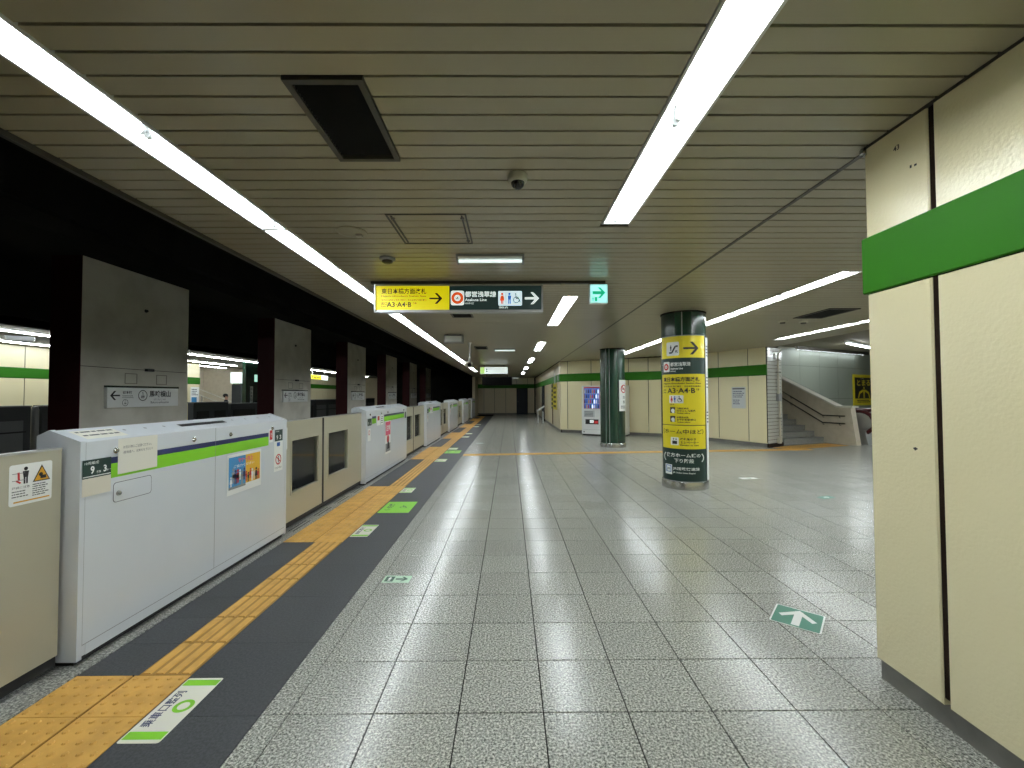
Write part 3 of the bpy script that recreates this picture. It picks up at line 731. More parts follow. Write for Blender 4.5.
S.person('pictogram', 'lit_green', .035, .02, .055, .002); S.rect('pictogram', 'lit_green', .055, .02, .085, .07, .002); S.flush(case)
# distant sign and departure board
fs = thing('hanging_sign', 'distant white and lime backlit sign above the departure board', 'sign', (-.67, 19, 2.58))
case = box(-1.29, -.057, 19, 19.12, 2.424, 2.741).build('case', 'alu', fs)
S = plane_surf((-1.29, 18.999, 2.424), (1, 0, 0), UP)
S.rect('lit_face', 'lit_white', .2, .02, 1.21, .3); S.rect('lime_face', 'lit_lime', .02, .02, .2, .3)
for k in range(2):
    S.disc('lettering', 'ink', .3, .215-.11*k, .035, .002); S.text('lettering', 'ink', '岩本町 神保町 新宿方面' if k == 0 else 'for Shinjuku', .38, .185-.11*k, .06, .72, d=.002)
S.flush(case)
for x in (-1.1, -.25): MB().tube([(x, 19.06, 2.741), (x, 19.06, ZC)], .015, 6).build('hanger', 'steel', fs)
lb = thing('departure_board', 'black departure board hanging below the distant backlit sign', 'board', (-.6, 21, 2.2))
box(-1.33, .13, 21, 21.25, 1.97, 2.38).build('case', 'screen_black', lb); box(-1.25, .05, 20.985, 21, 2.03, 2.32).build('screen', 'screen_black', lb)
for x in (-1.1, -.1): MB().tube([(x, 21.1, 2.38), (x, 21.1, ZC)], .02, 6).build('hanger', 'vent_frame', lb)
box(.13, .45, 21.08, 21.16, 2.28, 2.36).build('side_bracket', 'alu', lb)

# ------------------------------------------------------------------ columns
def cyl_surf(c, r, face):
    return Surf(lambda s, t, d: Vector((c[0]+(r+d)*math.cos(face+s/r), c[1]+(r+d)*math.sin(face+s/r), t)))
def column(c, r, label, seams):
    t = thing('round_column', label, 'column', (c[0], c[1], 0))
    MB().lathe([(r, .12), (r, ZC)], (c[0], c[1], 0), 64).build('shaft', 'column_green', t, smooth=True)
    MB().lathe([(r+.015, 0), (r+.015, .105), (r+.008, .125), (r-.02, .125)], (c[0], c[1], 0), 64).build('base_ring', 'steel', t, smooth=True)
    for a in seams:
        S = cyl_surf(c, r, a); S.rect('seam', 'grey_mid', -.008, .125, .008, ZC, .003); S.flush(t)
    MB().lathe([(r+.008, ZC-.02), (r+.008, ZC)], (c[0], c[1], 0), 48).build('collar', 'joint_dark', t)
    return t
C1, R1 = (2.868, 7.075), .345
F1 = math.atan2(-C1[1], -C1[0])
c1 = column(C1, R1, 'dark green round column wrapped with the yellow wayfinding panels', [F1-.05, F1+2.2, F1-2.1])
cs = thing('column_sign', 'curved yellow and dark green wayfinding panel wrapped round the column', 'sign', (C1[0], C1[1], 1.3))
S = cyl_surf(C1, R1+.004, F1); S.step = .035
HL, HW = -.42, .385; z = lambda y: 2.424-(y-335)*.01557
for y0, y1, m, nm in ((335, 357.5, 'sign_yellow', 'yellow_panel'), (357.5, 374, 'sign_green', 'green_panel'), (374, 425.5, 'sign_yellow', 'yellow_panel'), (426, 449.5, 'sign_yellow', 'yellow_panel'), (449.5, 483, 'sign_green', 'green_panel')):
    S.rect(nm, m, HL, z(y1), HW, z(y0), .001); S.flush(cs)
q = MB(); n = 28
for k in range(n):
    a, b = F1+(HL+(HW-HL)*k/n)/R1, F1+(HL+(HW-HL)*(k+1)/n)/R1
    for zz in (.125, 2.42): q.add([(C1[0]+rr*math.cos(t), C1[1]+rr*math.sin(t), h) for t in (a, b) for rr in (R1, R1+.01) for h in (zz, zz+.012)], [(0, 1, 3, 2), (4, 6, 7, 5), (1, 5, 7, 3), (0, 2, 6, 4), (2, 3, 7, 6), (0, 4, 5, 1)])
q.build('sign_trim', 'grey_mid', cs)
K = .0205    # metres of arc per photo pixel near the column's middle (before foreshortening)
def arc(px): return R1*math.asin(max(-.99, min(.99, (px-684.5)/22.3)))
def ct(body, xa, xb, y1, hpx, m='ink', nm='lettering', bold=.024):
    nm = ('line_lettering' if y1 < 374 else 'gate_lettering' if y1 < 390 else 'exit_lettering' if y1 < 400 else 'facility_lettering' if y1 < 425 else 'platform_lettering' if y1 < 436 else 'elevator_lettering' if y1 < 449 else 'stairs_lettering' if y1 < 465 else 'railway_lettering')
    S.text(nm, m, body, arc(xa), z(y1), hpx*.01557, arc(xb)-arc(xa), bold, .003)
S.rrect('pictogram_plate', 'white', arc(668.5), z(355), arc(680.5), z(341), .02, .003)
S.bar('pictogram', 'ink', (arc(671), z(352)), (arc(673.5), z(352)), .025, .004); S.bar('pictogram', 'ink', (arc(673.5), z(352)), (arc(677), z(345.5)), .025, .004); S.bar('pictogram', 'ink', (arc(677), z(345.5)), (arc(679.4), z(345.5)), .025, .004)
S.person('pictogram', 'ink', arc(672.6), z(350), .09, .004); S.arrow('pictogram', 'ink', arc(678), z(351), .05, math.pi*.75, .004, .2)
S.arrow('arrow', 'ink', arc(692), z(348), .24, 0, .003, .13)
S.rrect('emblem_plate', 'white', arc(665.2), z(371.5), arc(671.2), z(361), .015, .003); S.ring('emblem_ring', 'red', (arc(665.2)+arc(671.2))/2, z(366.3), .028, .054, .004); S.disc('emblem_ring', 'red', (arc(665.2)+arc(671.2))/2, z(366.3), .012, .004)
ct('都営浅草線', 672, 691, 366, 4.2, 'white', 'white_lettering', .02); ct('Asakusa Line', 672, 684, 369.2, 2, 'white', 'white_lettering'); ct('아사쿠사선', 672, 677, 371.8, 1.6, 'white', 'white_lettering')
ct('東日本橋方面改札', 665.5, 699, 381.5, 4.6); ct('Higashi-nihombashi Station Gate', 665.5, 700, 384.6, 2); ct('히가시니혼바시 방면 개찰구', 665.5, 682, 387.2, 1.6); ct('东日本桥方向检票口', 685, 700, 387.2, 1.6)
ct('出口', 665.3, 667.6, 391, 2); ct('Exits', 665.3, 667.6, 393.2, 1.2); ct('A3·A4·B', 669, 695, 393.4, 5.4, bold=.02); ct('方面', 695.8, 698.6, 390.6, 2)
S.rrect('pictogram_plate', 'white', arc(670.5), z(403.5), arc(684), z(395.5), .01, .003)
S.person('pictogram_woman', 'red', arc(672.8), z(402.8), .1, .004, True); S.person('pictogram_man', 'blue', arc(675.7), z(402.8), .1, .004); S.wheelchair('pictogram_wheelchair', 'ink', arc(680.6), z(399.4), .1, .004)
ct('改札内', 671.5, 675, 405.6, 1.5)
for yy, tx, ty in ((411, '精算機専用', 'のりこし精算機'), (420, 'お問合せ先', 'お客様相談窓口')):
    S.rect('pictogram_plate', 'ink', arc(671.2), z(yy+2.5), arc(676), z(yy-3.5), .003); S.disc('pictogram', 'white', arc(673.8), z(yy), .03, .004); S.rect('pictogram', 'white', arc(673.2), z(yy+2.4), arc(675.4), z(yy+.4), .004)
    ct(tx, 677.5, 688.5, yy-1.3, 1.9); ct(ty, 677.5, 695, yy+1.2, 2.1); ct('Ticket office', 677.5, 690, yy+3.2, 1.2)
S.rect('divider', 'ink', HL, z(426.1), HW, z(425.4), .003)
ct('（ホーム中ほど）', 664.9, 702, 434.6, 5, bold=.01)
S.rrect('pictogram_plate', 'white', arc(671.5), z(446), arc(679), z(438), .012, .003); S.rect('pictogram', 'ink', arc(673), z(444.8), arc(677.5), z(441.6), .004); S.arrow('pictogram', 'ink', arc(674.2), z(439.8), .035, math.pi/2, .004, .25); S.arrow('pictogram', 'ink', arc(676.6), z(439.8), .035, -math.pi/2, .004, .25)
ct('改札階ゆき', 680.5, 695, 440.8, 2.4); ct('エレベーター', 680.5, 697.5, 444, 2.4); ct('Elevator to Gate', 680.5, 697.5, 446.4, 1.5)
ct('（', 664.9, 667, 462.5, 8.5, 'white', 'white_lettering'); ct('）', 699.8, 702.3, 462.5, 8.5, 'white', 'white_lettering')
ct('後方ホーム端の', 667.6, 699, 458, 4.2, 'white', 'white_lettering', .02); ct('下り階段', 674.5, 693, 463.5, 4.2, 'white', 'white_lettering', .02)
S.rrect('emblem_plate', 'white', arc(666), z(476), arc(672.4), z(466), .006, .003); S.rect('emblem_ring', 'blue', arc(666.8), z(473.6), arc(671.6), z(466.8), .0035); S.rect('emblem_ring', 'white', arc(667.4), z(473), arc(671), z(467.4), .0038); ct('JO', 667.8, 670.6, 472, 3, 'ink', 'lettering', .02)
ct('JR総武快速線', 673.3, 698, 471.4, 3.6, 'white', 'white_lettering', .02); ct('JR Sobu Line Rapid', 673.3, 694, 474.6, 1.8, 'white', 'white_lettering')
S.flush(cs, True)
# white strip board on the column's far side
sb = thing('notice_board', 'narrow white board fixed to the right flank of the sign column', 'sign', (C1[0]+R1, C1[1], 1.2))
S = cyl_surf(C1, R1+.004, F1+1.40); S.step = .03; S.rect('board', 'white', -.1, .14, .16, 2.4, .012)
for zz in (2.25, 1.75, 1.2): S.lines('lettering', 'grey_ink', -.08, zz, .12, 4, .05, .02, .013)
S.flush(sb, True)
C2, R2 = (2.99, 12.49), .35
F2 = math.atan2(-C2[1], -C2[0])
c2 = column(C2, R2, 'plain dark green round column standing before the vending machines', [F2-.25, F2-.55, F2+1.9])
ns = thing('prohibition_sign', 'white sign with red prohibition ring on the farther green column', 'sign', (C2[0]+.3, C2[1]-.3, 1.45))
S = cyl_surf(C2, R2+.004, F2+.95); S.step = .03; S.rect('board', 'white', -.15, 1.03, .19, 1.91, .01)
S.ring('ring', 'red', .02, 1.66, .09, .12, .012); S.bar('ring', 'red', (-.06, 1.74), (.1, 1.58), .03, .012); S.rect('pictogram', 'ink', -.05, 1.64, .08, 1.67, .0115)
S.text('lettering', 'ink', '終日', -.02, 1.38, .08, .1, bold=.01, d=.012); S.text('lettering', 'ink', '禁煙', -.02, 1.25, .08, .1, bold=.01, d=.012); S.lines('lettering', 'ink', -.1, 1.16, .12, 2, .05, .02, .012); S.flush(ns, True)

# ------------------------------------------------------------------ vending machines
dv = Vector((dL.x, dL.y, 0)).normalized(); nv = Vector((dv.y, -dv.x, 0))
V0 = A2 + nv*.92
V0 = Vector((2.68, 15.98, 0))
def vending(k, label):
    Tv = frameT(V0+dv*(.0+.80*k), dv)      # x along the front, y back towards the wall
    t = thing('vending_machine', label, 'vending machine', Tv(.47, .35, 0))
    q = MB(); q.box(0, .78, 0, .68, .06, 1.83, 0, Tv); cab = q.build('cabinet', 'white', t)
    q = MB(); q.box(.03, .75, .02, .66, 0, .06, 0, Tv); q.build('plinth', 'black', t)
    S = Surf(lambda s, u, d: Tv(s*.82, -d, u))
    S.rect('display_surround', 'red' if k == 0 else 'grey_light', .1, .98, .85, 1.78, .002); S.rect('display_window', 'lit_panel', .12, 1.0, .83, 1.74, .004)
    S.rect('coin_panel', 'grey_light', .1, .68, .6, .92, .003)
    for r in range(4): S.rect('coin_panel_print', 'grey_ink', .13, .86-.05*r, .53, .88-.05*r, .005)
    S.rect('delivery_slot', 'black', .17, .42, .78, .6, .003); S.rect('slot_flap', 'lit_white', .38, .47, .55, .57, .005); S.rect('slot_trim', 'red', .56, .45, .76, .55, .005)
    S.rect('side_controls', 'grey_mid', .87, .85, .93, 1.0, .004); S.rect('side_controls', 'black', .87, .2, .93, .6, .004)
    S.disc('lock', 'black', .1, .14, .025, .004); S.rect('lower_seam', 'grey_mid', .05, .22, .9, .225, .003); S.flush(cab)
    mb = {}
    for r in range(4):
        q = MB(); q.box(.1, .68, -.03, -.004, .985+.185*r, .995+.185*r, 0, Tv); q.build('shelf', 'grey_light', t)
        for c in range(8):
            m = ('blue', 'white', 'red', 'navy', 'lit_ice', 'orange', 'grey_mid', 'dark_green_ink')[(r*3+c*5+k) % 8]
            q = mb.setdefault(m, MB()); p = Tv(.13+.073*c, -.02, 0); q.lathe([(.02, 0), (.02, .1), (.009, .125), (.009, .14)], (p.x, p.y, 1.0+.185*r), 8)
    for m, q in mb.items(): q.build('sample_bottles', m, t, kind='stuff')
vending(0, 'white drink vending machine left of the farther green column')
vending(1, 'white drink vending machine half hidden behind the farther green column')

# ------------------------------------------------------------------ platform screen doors
GH = {'group': 'platform door housings'}
XF, XB = -2.395, -2.633
def housing(k, y0, y1, label):
    t = thing('door_housing', label, 'platform door', (-2.5, (y0+y1)/2, 0), 'platform door housings')
    # body: shell with chamfered shoulder
    prof = [(XB, .045), (XF, .045), (XF, 1.238), (-2.57, 1.304), (XB, 1.272)]
    b = MB(); b.prism(prof, y0+.006, y1-.006); body = b.build('body', 'housing_white', t)
    prof2 = [(XB-.004, .03), (XF+.003, .03), (XF+.003, 1.242), (-2.57, 1.308), (XB-.004, 1.276)]
    for a in (y0, y1-.03):
        c = MB(); c.prism(prof2, a, a+.03); c.build('end_cap', 'housing_white', t)
    box(XB+.03, XF-.03, y0+.02, y1-.02, .001, .045).build('plinth', 'rubber_black', t)
    c = MB(); c.box(XF+.0005, XF+.005, y0+.05, y1-.05, .045, .105); c.build('kick_strip', 'housing_white', t)
    S = plane_surf((XF, y0, 0), (0, 1, 0), UP)     # seen from the platform, s runs away from the camera
    L = y1-y0
    S.rect('seam', 'grey_mid', L*.497, .06, L*.497+.005, 1.235, .001); S.rect('edge_seam', 'grey_mid', .03, .1, .034, 1.235, .001); S.rect('bottom_seam', 'grey_mid', .03, .105, L-.03, .109, .0055); S.flush(body)
    TP = plane_surf((XF, y0, 1.2395), (0, 1, 0), (-.175, 0, .066))
    if k in (0, 1):
        for s in (.22, .87, 1.3, L-.28):
            MB().lathe([(.0, .012), (.012, .011), (.019, .004), (.019, 0)], (XF, y0+s, 1.167), 12, axis='x').build('screw', 'steel', t, smooth=True)
    for q_ in ([.39, .55, .71, 1.48, 1.67, 1.87, 2.08] if k < 2 else []): TP.disc('top_bolt', 'grey_mid', q_, .11, .011, .001, 10)
    if k < 3: TP.rect('indicator_window', 'black', .84, .075, 1.36, .12, .001)
    if k < 1: TP.rect('top_label', 'paper', .07, .03, .34, .15, .0007); TP.lines('top_label_print', 'grey_ink', .09, .12, .32, 2, .05, .016, .0012)
    TP.flush(body)
    return t, S
H = []
hl = ['nearest white platform door housing with two notices and a poster', 'second white platform door housing with a narrow pink notice', 'third white platform door housing along the platform', 'fourth white platform door housing along the platform', 'fifth white platform door housing along the platform', 'last white platform door housing before the far wall']
for k, (a, b) in enumerate(HOUS): H.append(housing(k, a, b, hl[k]))
# nearest housing: bands, labels, access panel
t, S = H[0]
S.rect('navy_stripe', 'navy', .185, 1.092, 1.885, 1.13, .001); S.rect('lime_stripe', 'lime', .185, 1.005, 1.885, 1.092, .001)
S.rect('number_plate', 'sign_green', .008, 1.03, .183, 1.135, .0065)
S.rect('plate_rule', 'white', .012, 1.037, .18, 1.042, .007)
S.text('lettering', 'white', '10両編成', .02, 1.107, .018, .085, d=.0075); S.text('lettering', 'white', '9', .055, 1.052, .046, .024, bold=.03, d=.0075); S.text('lettering', 'white', '号車', .09, 1.053, .014, d=.0075)
S.text('lettering', 'white', '3', .134, 1.054, .04, .02, bold=.03, d=.0075); S.text('lettering', 'white', '番ドア', .155, 1.056, .012, .026, d=.0075)
S.rect('blank_plate', 'paper_cream', .008, .93, .183, 1.03, .0065); S.flush(t)
pts = lambda d: None
S.rrect('panel_seam', 'grey_ink', .205, .852, .485, .985-.012, .02, .0012); S.rrect('access_panel', 'housing_white', .2085, .8555, .4815, .9695, .018, .0018); S.flush(t)
MB().lathe([(0, .013), (.012, .011), (.016, 0)], (XF+.002, HOUS[0][0]+.24, .905), 12, axis='x').build('lock', 'steel', t)
S.rrect('sticker', 'red', 1.905, 1.055, 1.955, 1.15, .006, .001); S.rrect('sticker', 'white', 1.895, 1.03, 1.965, 1.165, .006, .0007); S.text('sticker_mark', 'white', '!', 1.925, 1.08, .045, bold=.03, d=.0016)
S.rect('number_plate', 'sign_green', 2.0, 1.03, 2.15, 1.145, .001); S.text('lettering', 'white', '9', 2.03, 1.045, .045, .03, bold=.03, d=.002); S.text('lettering', 'white', '3', 2.09, 1.045, .045, .03, bold=.03, d=.002); S.text('lettering', 'white', '10両編成', 2.01, 1.12, .016, .07, d=.002)
S.rect('blue_label', 'blue', 2.04, .975, 2.1, 1.015, .001)
S.rect('white_label', 'white', 1.99, .72, 2.155, 1.025, .0005); S.ring('prohibition_mark', 'red', 2.072, .84, .042, .055, .001); S.person('pictogram', 'ink', 2.072, .805, .07, .001); S.bar('prohibition_mark', 'red', (2.035, .87), (2.11, .81), .012, .0015)
S.text('lettering', 'ink', 'たちかけ禁止', 2.005, .745, .022, .13, d=.001); S.flush(t)
# second housing and the rest: bands and labels
t, S = H[1]
for k in range(1, 6):
    t, S = H[k]; L = HOUS[k][1]-HOUS[k][0]
    S.rect('navy_stripe', 'navy', 1.05, 1.09, L-.25, 1.13, .001); S.rect('lime_stripe', 'lime', 1.05, 1.0, L-.25, 1.09, .001)
    S.rect('short_lime_stripe', 'lime', .33, 1.0, .56, 1.09, .001); S.rect('short_navy_stripe', 'navy', .33, 1.09, .56, 1.13, .001)
    S.rect('number_plate', 'sign_green', .08, .98, .29, 1.1, .0045); S.text('lettering', 'white', '9', .11, .995, .05, .03, bold=.03, d=.005); S.text('lettering', 'white', '4', .2, .995, .05, .03, bold=.03, d=.005)
    S.rect('white_label', 'white', .09, .72, .24, .93, .0045); S.ring('prohibition_mark', 'red', .165, .86, .03, .042, .005)
    S.rect('white_label', 'white', .6, .95, .8, 1.13, .001); S.rect('sticker', 'red', .64, 1.04, .76, 1.12, .002); S.rect('white_label', 'white', .84, .95, 1.0, 1.13, .001); S.lines('lettering', 'ink', .86, 1.09, .98, 4, .035, .014, .002)
    S.rect('number_plate', 'sign_green', L-.2, .98, L-.07, 1.12, .0045); S.flush(t)
# notices and posters stuck on the housings
S = plane_surf((XF+.001, HOUS[0][0], 0), (0, 1, 0), UP)
nt = thing('paper_notice', 'blank-looking white paper notice taped over the green stripe', 'notice', (XF, 2.8, 1.14))
S.rect('sheet', 'paper', .23, 1.02, .525, 1.235, .003); S.text('lettering', 'ink', 'お忘れ物にご注意ください。', .265, 1.172, .018, .21, d=.004); S.text('lettering', 'ink', '（駅係員へ、お知らせ下さい）', .265, 1.14, .018, .22, d=.004); S.flush(nt, True)
ps = thing('door_poster', 'small blue and yellow poster with pink heading on nearest housing', 'poster', (XF, 3.94, .82))
S.rect('sheet', 'white', 1.255, .645, 1.755, .99, .003); S.rect('blue_half', 'sky_blue', 1.275, .69, 1.51, .965, .004); S.rect('yellow_half', 'poster_yellow', 1.51, .69, 1.735, .965, .004)
S.text('heading', 'pink', 'マナー向上', 1.40, .905, .045, .22, bold=.03, d=.005); S.text('heading', 'white', 'ご協力ください', 1.34, .868, .025, .3, bold=.01, d=.005)
for i in range(14):
    x = 1.29+.43*i/14; h = .05+.05*random.random(); m = ('white', 'grey_mid', 'navy', 'red')[i % 4] if x < 1.51 else ('ink', 'red', 'white', 'paper_cream')[i % 4]
    S.person('illustration', m, x+.015, .70+.07*random.random(), h+.03, .005, i % 3 == 0)
S.disc('illustration', 'white', 1.34, .80, .02, .005); S.disc('illustration', 'white', 1.40, .79, .018, .005)
S.rect('illustration_ground', 'grey_mid', 1.275, .69, 1.51, .71, .0048); S.rect('illustration_ground', 'white', 1.51, .69, 1.735, .71, .0048); S.flush(ps, True)
S = plane_surf((XF+.001, HOUS[1][0], 0), (0, 1, 0), UP)
pn = thing('paper_notice', 'tall narrow pink and white notice on second housing', 'notice', (XF, 8.6, .75))
S.rect('sheet', 'white', 1.12, .36, 1.5, 1.0, .003); S.rect('pink_panel', 'pink', 1.14, .72, 1.48, .98, .004); S.rect('grey_panel', 'grey_mid', 1.14, .4, 1.48, .56, .004); S.disc('print_disc', 'red', 1.31, .64, .08, .004); S.text('heading', 'white', '注意', 1.17, .8, .12, .28, bold=.02, d=.005)
S.poly('illustration', 'ink', [(1.25, .45), (1.42, .45), (1.36, .6), (1.28, .58)], .005); S.flush(pn, True)
# sliding doors between the housings
def leaf(y0, y1, win, label, group, first=False):
    t = thing('sliding_door', label, 'platform door', (-2.485, (y0+y1)/2, .1), group); X0, X1 = -2.505, -2.465
    if win:
        w0, w1 = win; z0, z1 = .40, .985; q = MB()
        q.box(X0, X1, y0, w0, .09, 1.205); q.box(X0, X1, w1, y1, .09, 1.205); q.box(X0, X1, w0, w1, .09, z0); q.box(X0, X1, w0, w1, z1, 1.205); pnl = q.build('panel', 'door_beige', t)
        q = MB(); e = .025
        for a, b, c, d in ((w0-e, w0, z0-e, z1+e), (w1, w1+e, z0-e, z1+e), (w0, w1, z0-e, z0), (w0, w1, z1, z1+e)): q.box(X1, X1+.006, a, b, c, d)
        q.build('window_frame', 'door_beige', pnl); box(-2.488, -2.482, w0, w1, z0, z1).build('window_pane', 'door_glass', pnl)
    else: box(X0, X1, y0, y1, .09, 1.205).build('panel', 'door_beige', t)
    box(X0-.01, X1+.004, y0, y1, 1.205, 1.215).build('top_rail', 'alu', t)
    box(-2.495, -2.475, y0, y1, .03, .09).build('bottom_seal', 'rubber_black', t)
    q = box(X1, X1+.004, (y1-.018) if first else y0, y1 if first else y0+.018, .09, 1.205); q.build('edge_seal', 'rubber_black', t)
    return t
d0 = leaf(1.0, 2.40, None, 'beige sliding door leaf with warning sticker, cut by the picture edge', 'sliding platform door leaves')
S = plane_surf((-2.4645, 2.15, .95), (0, 1, 0), UP)
S.rrect('warning_sticker', 'white', 0, .0, .2, .205, .012, .001)
S.bar('sticker_print', 'grey_mid', (.012, .16), (.07, .16), .003, .002); S.bar('sticker_print', 'grey_mid', (.012, .125), (.07, .125), .003, .002); S.person('sticker_print', 'ink', .073, .105, .085, .002)
S.bar('sticker_mark', 'red', (.03, .125), (.05, .11), .008, .002); S.bar('sticker_mark', 'red', (.04, .165), (.042, .125), .01, .002)
S.poly('sticker_triangle', 'ink', [(.105, .105), (.19, .105), (.1475, .19)], .002); S.poly('sticker_sign', 'orange', [(.113, .11), (.182, .11), (.1475, .18)], .003); S.rect('sticker_print', 'ink', .14, .118, .168, .135, .004); S.disc('sticker_print', 'ink', .142, .14, .01, .004)
S.text('sticker_print', 'ink', '戸袋に注意', .012, .083, .012, .08, d=.002); S.lines('sticker_print', 'grey_ink', .012, .068, .085, 3, .013, .005, .002); S.lines('sticker_print', 'grey_ink', .105, .09, .185, 6, .011, .005, .002)
S.rect('sticker_bar', 'orange', .02, .014, .188, .021, .002); S.flush(d0)
gl = ['first', 'second', 'third', 'fourth', 'fifth']
for k in range(5):
    a, b = HOUS[k][1], HOUS[k+1][0]; m = a+.42*(b-a)
    a += .004; b -= .004
    da = leaf(a, m-.004, (m-.82 if m-.82 > a+.1 else a+.12, m-.14), f'nearer windowed beige door leaf in the {gl[k]} gap between housings', 'sliding platform door leaves', True)
    db_ = leaf(m+.004, b, (m+.17, m+.87), f'farther windowed beige door leaf in the {gl[k]} gap between housings', 'sliding platform door leaves')
    S = plane_surf((-2.4645, a+.03, .9), (0, 1, 0), UP); S.rrect('door_sticker', 'white', 0, 0, .12, .25, .02, .001); S.ring('sticker_mark', 'red', .06, .19, .025, .035, .002); S.lines('sticker_print', 'grey_ink', .02, .12, .1, 4, .025, .01, .002); S.flush(da)
# slots in the kerb at each doorway
slot_me = box(0, .016, 0, .42, 0, .0012).mesh('kerb_slot', 'rubber_black')
for k in range(-1, 5):
    a = HOUS[k][1] if k >= 0 else .6; b = HOUS[k+1][0]
    for i in range(int((b-a)/.62)):
        for x in (-2.45, -2.40): piece('kerb_slot', slot_me, floor, (x, a+.15+.62*i, .0008))

# ------------------------------------------------------------------ floor stickers
def sticker(name, label, pts_s, cat='floor sticker', rot=0, loc=(0, 0)):
    t = thing(name, label, cat, (loc[0], loc[1], 0))
    c, s_ = math.cos(rot), math.sin(rot)
    S = Surf(lambda s, u, d: Vector((loc[0]+s*c-u*s_, loc[1]+s*s_+u*c, .0022+d)))
    pts_s(S); S.flush(t, True); return t
def queue_mark(L=.43, W_=.185, txt='乗車口整列'):
    def f(S):
        S.rrect('base', 'paper', 0, 0, W_, L, .012, .0005); S.rect('near_lime_bar', 'lime', .006, .02, W_-.006, .065, .001); S.rect('far_lime_bar', 'lime', .006, L-.06, W_-.006, L-.015, .001)
        S.ring('emblem_ring', 'lime', .125, L*.52, .026, .045, .001)
        n = len(txt); hh = (L-.17)/n
        vs, fs = text_mesh(txt, .02)
        x0 = min(v[0] for v in vs); x1 = max(v[0] for v in vs); y0 = min(v[1] for v in vs); y1 = max(v[1] for v in vs)
        mb = S.L.setdefault(('lettering', 'navy'), MB())
        mb.add([S.fn(.068-(v[1]-y0)/(y1-y0)*.05, .09+(v[0]-x0)/(x1-x0)*(L-.19), .001) for v in vs], fs)
    return f
def lime_mark(S):
    S.rrect('base', 'lime', 0, 0, .40, .57, .01, .0005)
    vs, fs = text_mesh('優先席', .02); x0 = min(v[0] for v in vs); x1 = max(v[0] for v in vs); y0 = min(v[1] for v in vs); y1 = max(v[1] for v in vs)
    S.L.setdefault(('lettering', 'dark_green_ink'), MB()).add([S.fn(.13-(v[1]-y0)/(y1-y0)*.085, .12+(v[0]-x0)/(x1-x0)*.33, .001) for v in vs], fs)
    S.wheelchair('pictogram', 'dark_green_ink', .27, .3, .14, .001)
sticker('queue_sticker', 'large white and lime queue sticker on floor nearest the camera', queue_mark(), loc=(-1.70, 1.905))
sticker('queue_sticker', 'white queue sticker on the near side of the lime mark', queue_mark(.42, .19), loc=(-1.698, 4.615))
sticker('priority_sticker', 'bright lime green floor mark before the second platform doorway', lime_mark, loc=(-1.69, 5.54))
sticker('queue_sticker', 'white queue sticker on the far side of the lime mark', queue_mark(.36, .19), loc=(-1.70, 6.67))
for k, y in enumerate((9.75, 11.9)): sticker('queue_sticker', 'white queue sticker at the third doorway, before the crossing strip' if k == 0 else 'white queue sticker at the third doorway, past the crossing strip', queue_mark(.42, .25), loc=(-1.70, y))
sticker('priority_sticker', 'small-looking lime floor mark beside the yellow crossing strip', lime_mark, loc=(-1.69, 11.15))
for k, y in enumerate((15.3, 16.6)): sticker('queue_sticker', ('nearer' if k == 0 else 'farther')+' white queue sticker at the fourth platform doorway', queue_mark(.42, .25), loc=(-1.70, y))
for k, y in enumerate((20.3, 21.8)): sticker('queue_sticker', ('nearer' if k == 0 else 'farther')+' white queue sticker at the fifth platform doorway', queue_mark(.42, .25), loc=(-1.70, y))
def small_exit(S):
    S.rrect('base', 'mint_plate', 0, 0, .22, .135, .006, .0005); S.rect('pictogram_panel', 'dark_green_ink', .015, .02, .085, .115, .001); S.person('pictogram', 'white', .05, .03, .075, .0015); S.arrow('arrow', 'dark_green_ink', .15, .068, .1, 0, .001, .25)
sticker('exit_floor_sign', 'small white and green arrow sign set in floor left of centre', small_exit, 'floor sign', -.03, (-1.03, 3.49))
def green_arrow(S):
    w, h = .285, .285
    S.rrect('base', 'white', 0, 0, w, h, .012, .0005); S.rrect('green_face', 'arrow_green', .01, .006, w-.01, h-.006, .008, .0009)
    S.rect('arrow', 'white', .42*w, .08*h, .58*w, .86*h, .0014)
    S.poly('arrow', 'white', [(.5*w, .92*h), (.12*w, .5*h), (.2*w, .4*h), (.5*w, .72*h)], .0016); S.poly('arrow', 'white', [(.5*w, .92*h), (.5*w, .72*h), (.8*w, .4*h), (.88*w, .5*h)], .0016)
sticker('arrow_floor_sign', 'green floor plate with white arrow beside the right wall', lambda S: green_arrow(S), 'floor sign', -.71, (1.715, 2.89))
def dark_plate(S):
    S.rrect('base', 'arrow_green', 0, 0, .24, .12, .01, .0005); S.arrow('arrow', 'white', .12, .06, .09, 0, .001, .2)
sticker('arrow_floor_sign', 'small dark green plate far out on the concourse floor', dark_plate, 'floor sign', .35, (4.48, 6.15))
def pale_plate(S):
    S.rrect('base', 'white', 0, 0, .3, .14, .01, .0005); S.arrow('arrow', 'arrow_green', .16, .07, .1, 0, .001, .2)
sticker('arrow_floor_sign', 'small white plate on the concourse floor behind the sign column', pale_plate, 'floor sign', .1, (4.1, 7.6))
sticker('exit_floor_sign', 'tiny dark arrow sign in the floor beyond the yellow crossing strip', small_exit, 'floor sign', 0, (-1.03, 13.4))

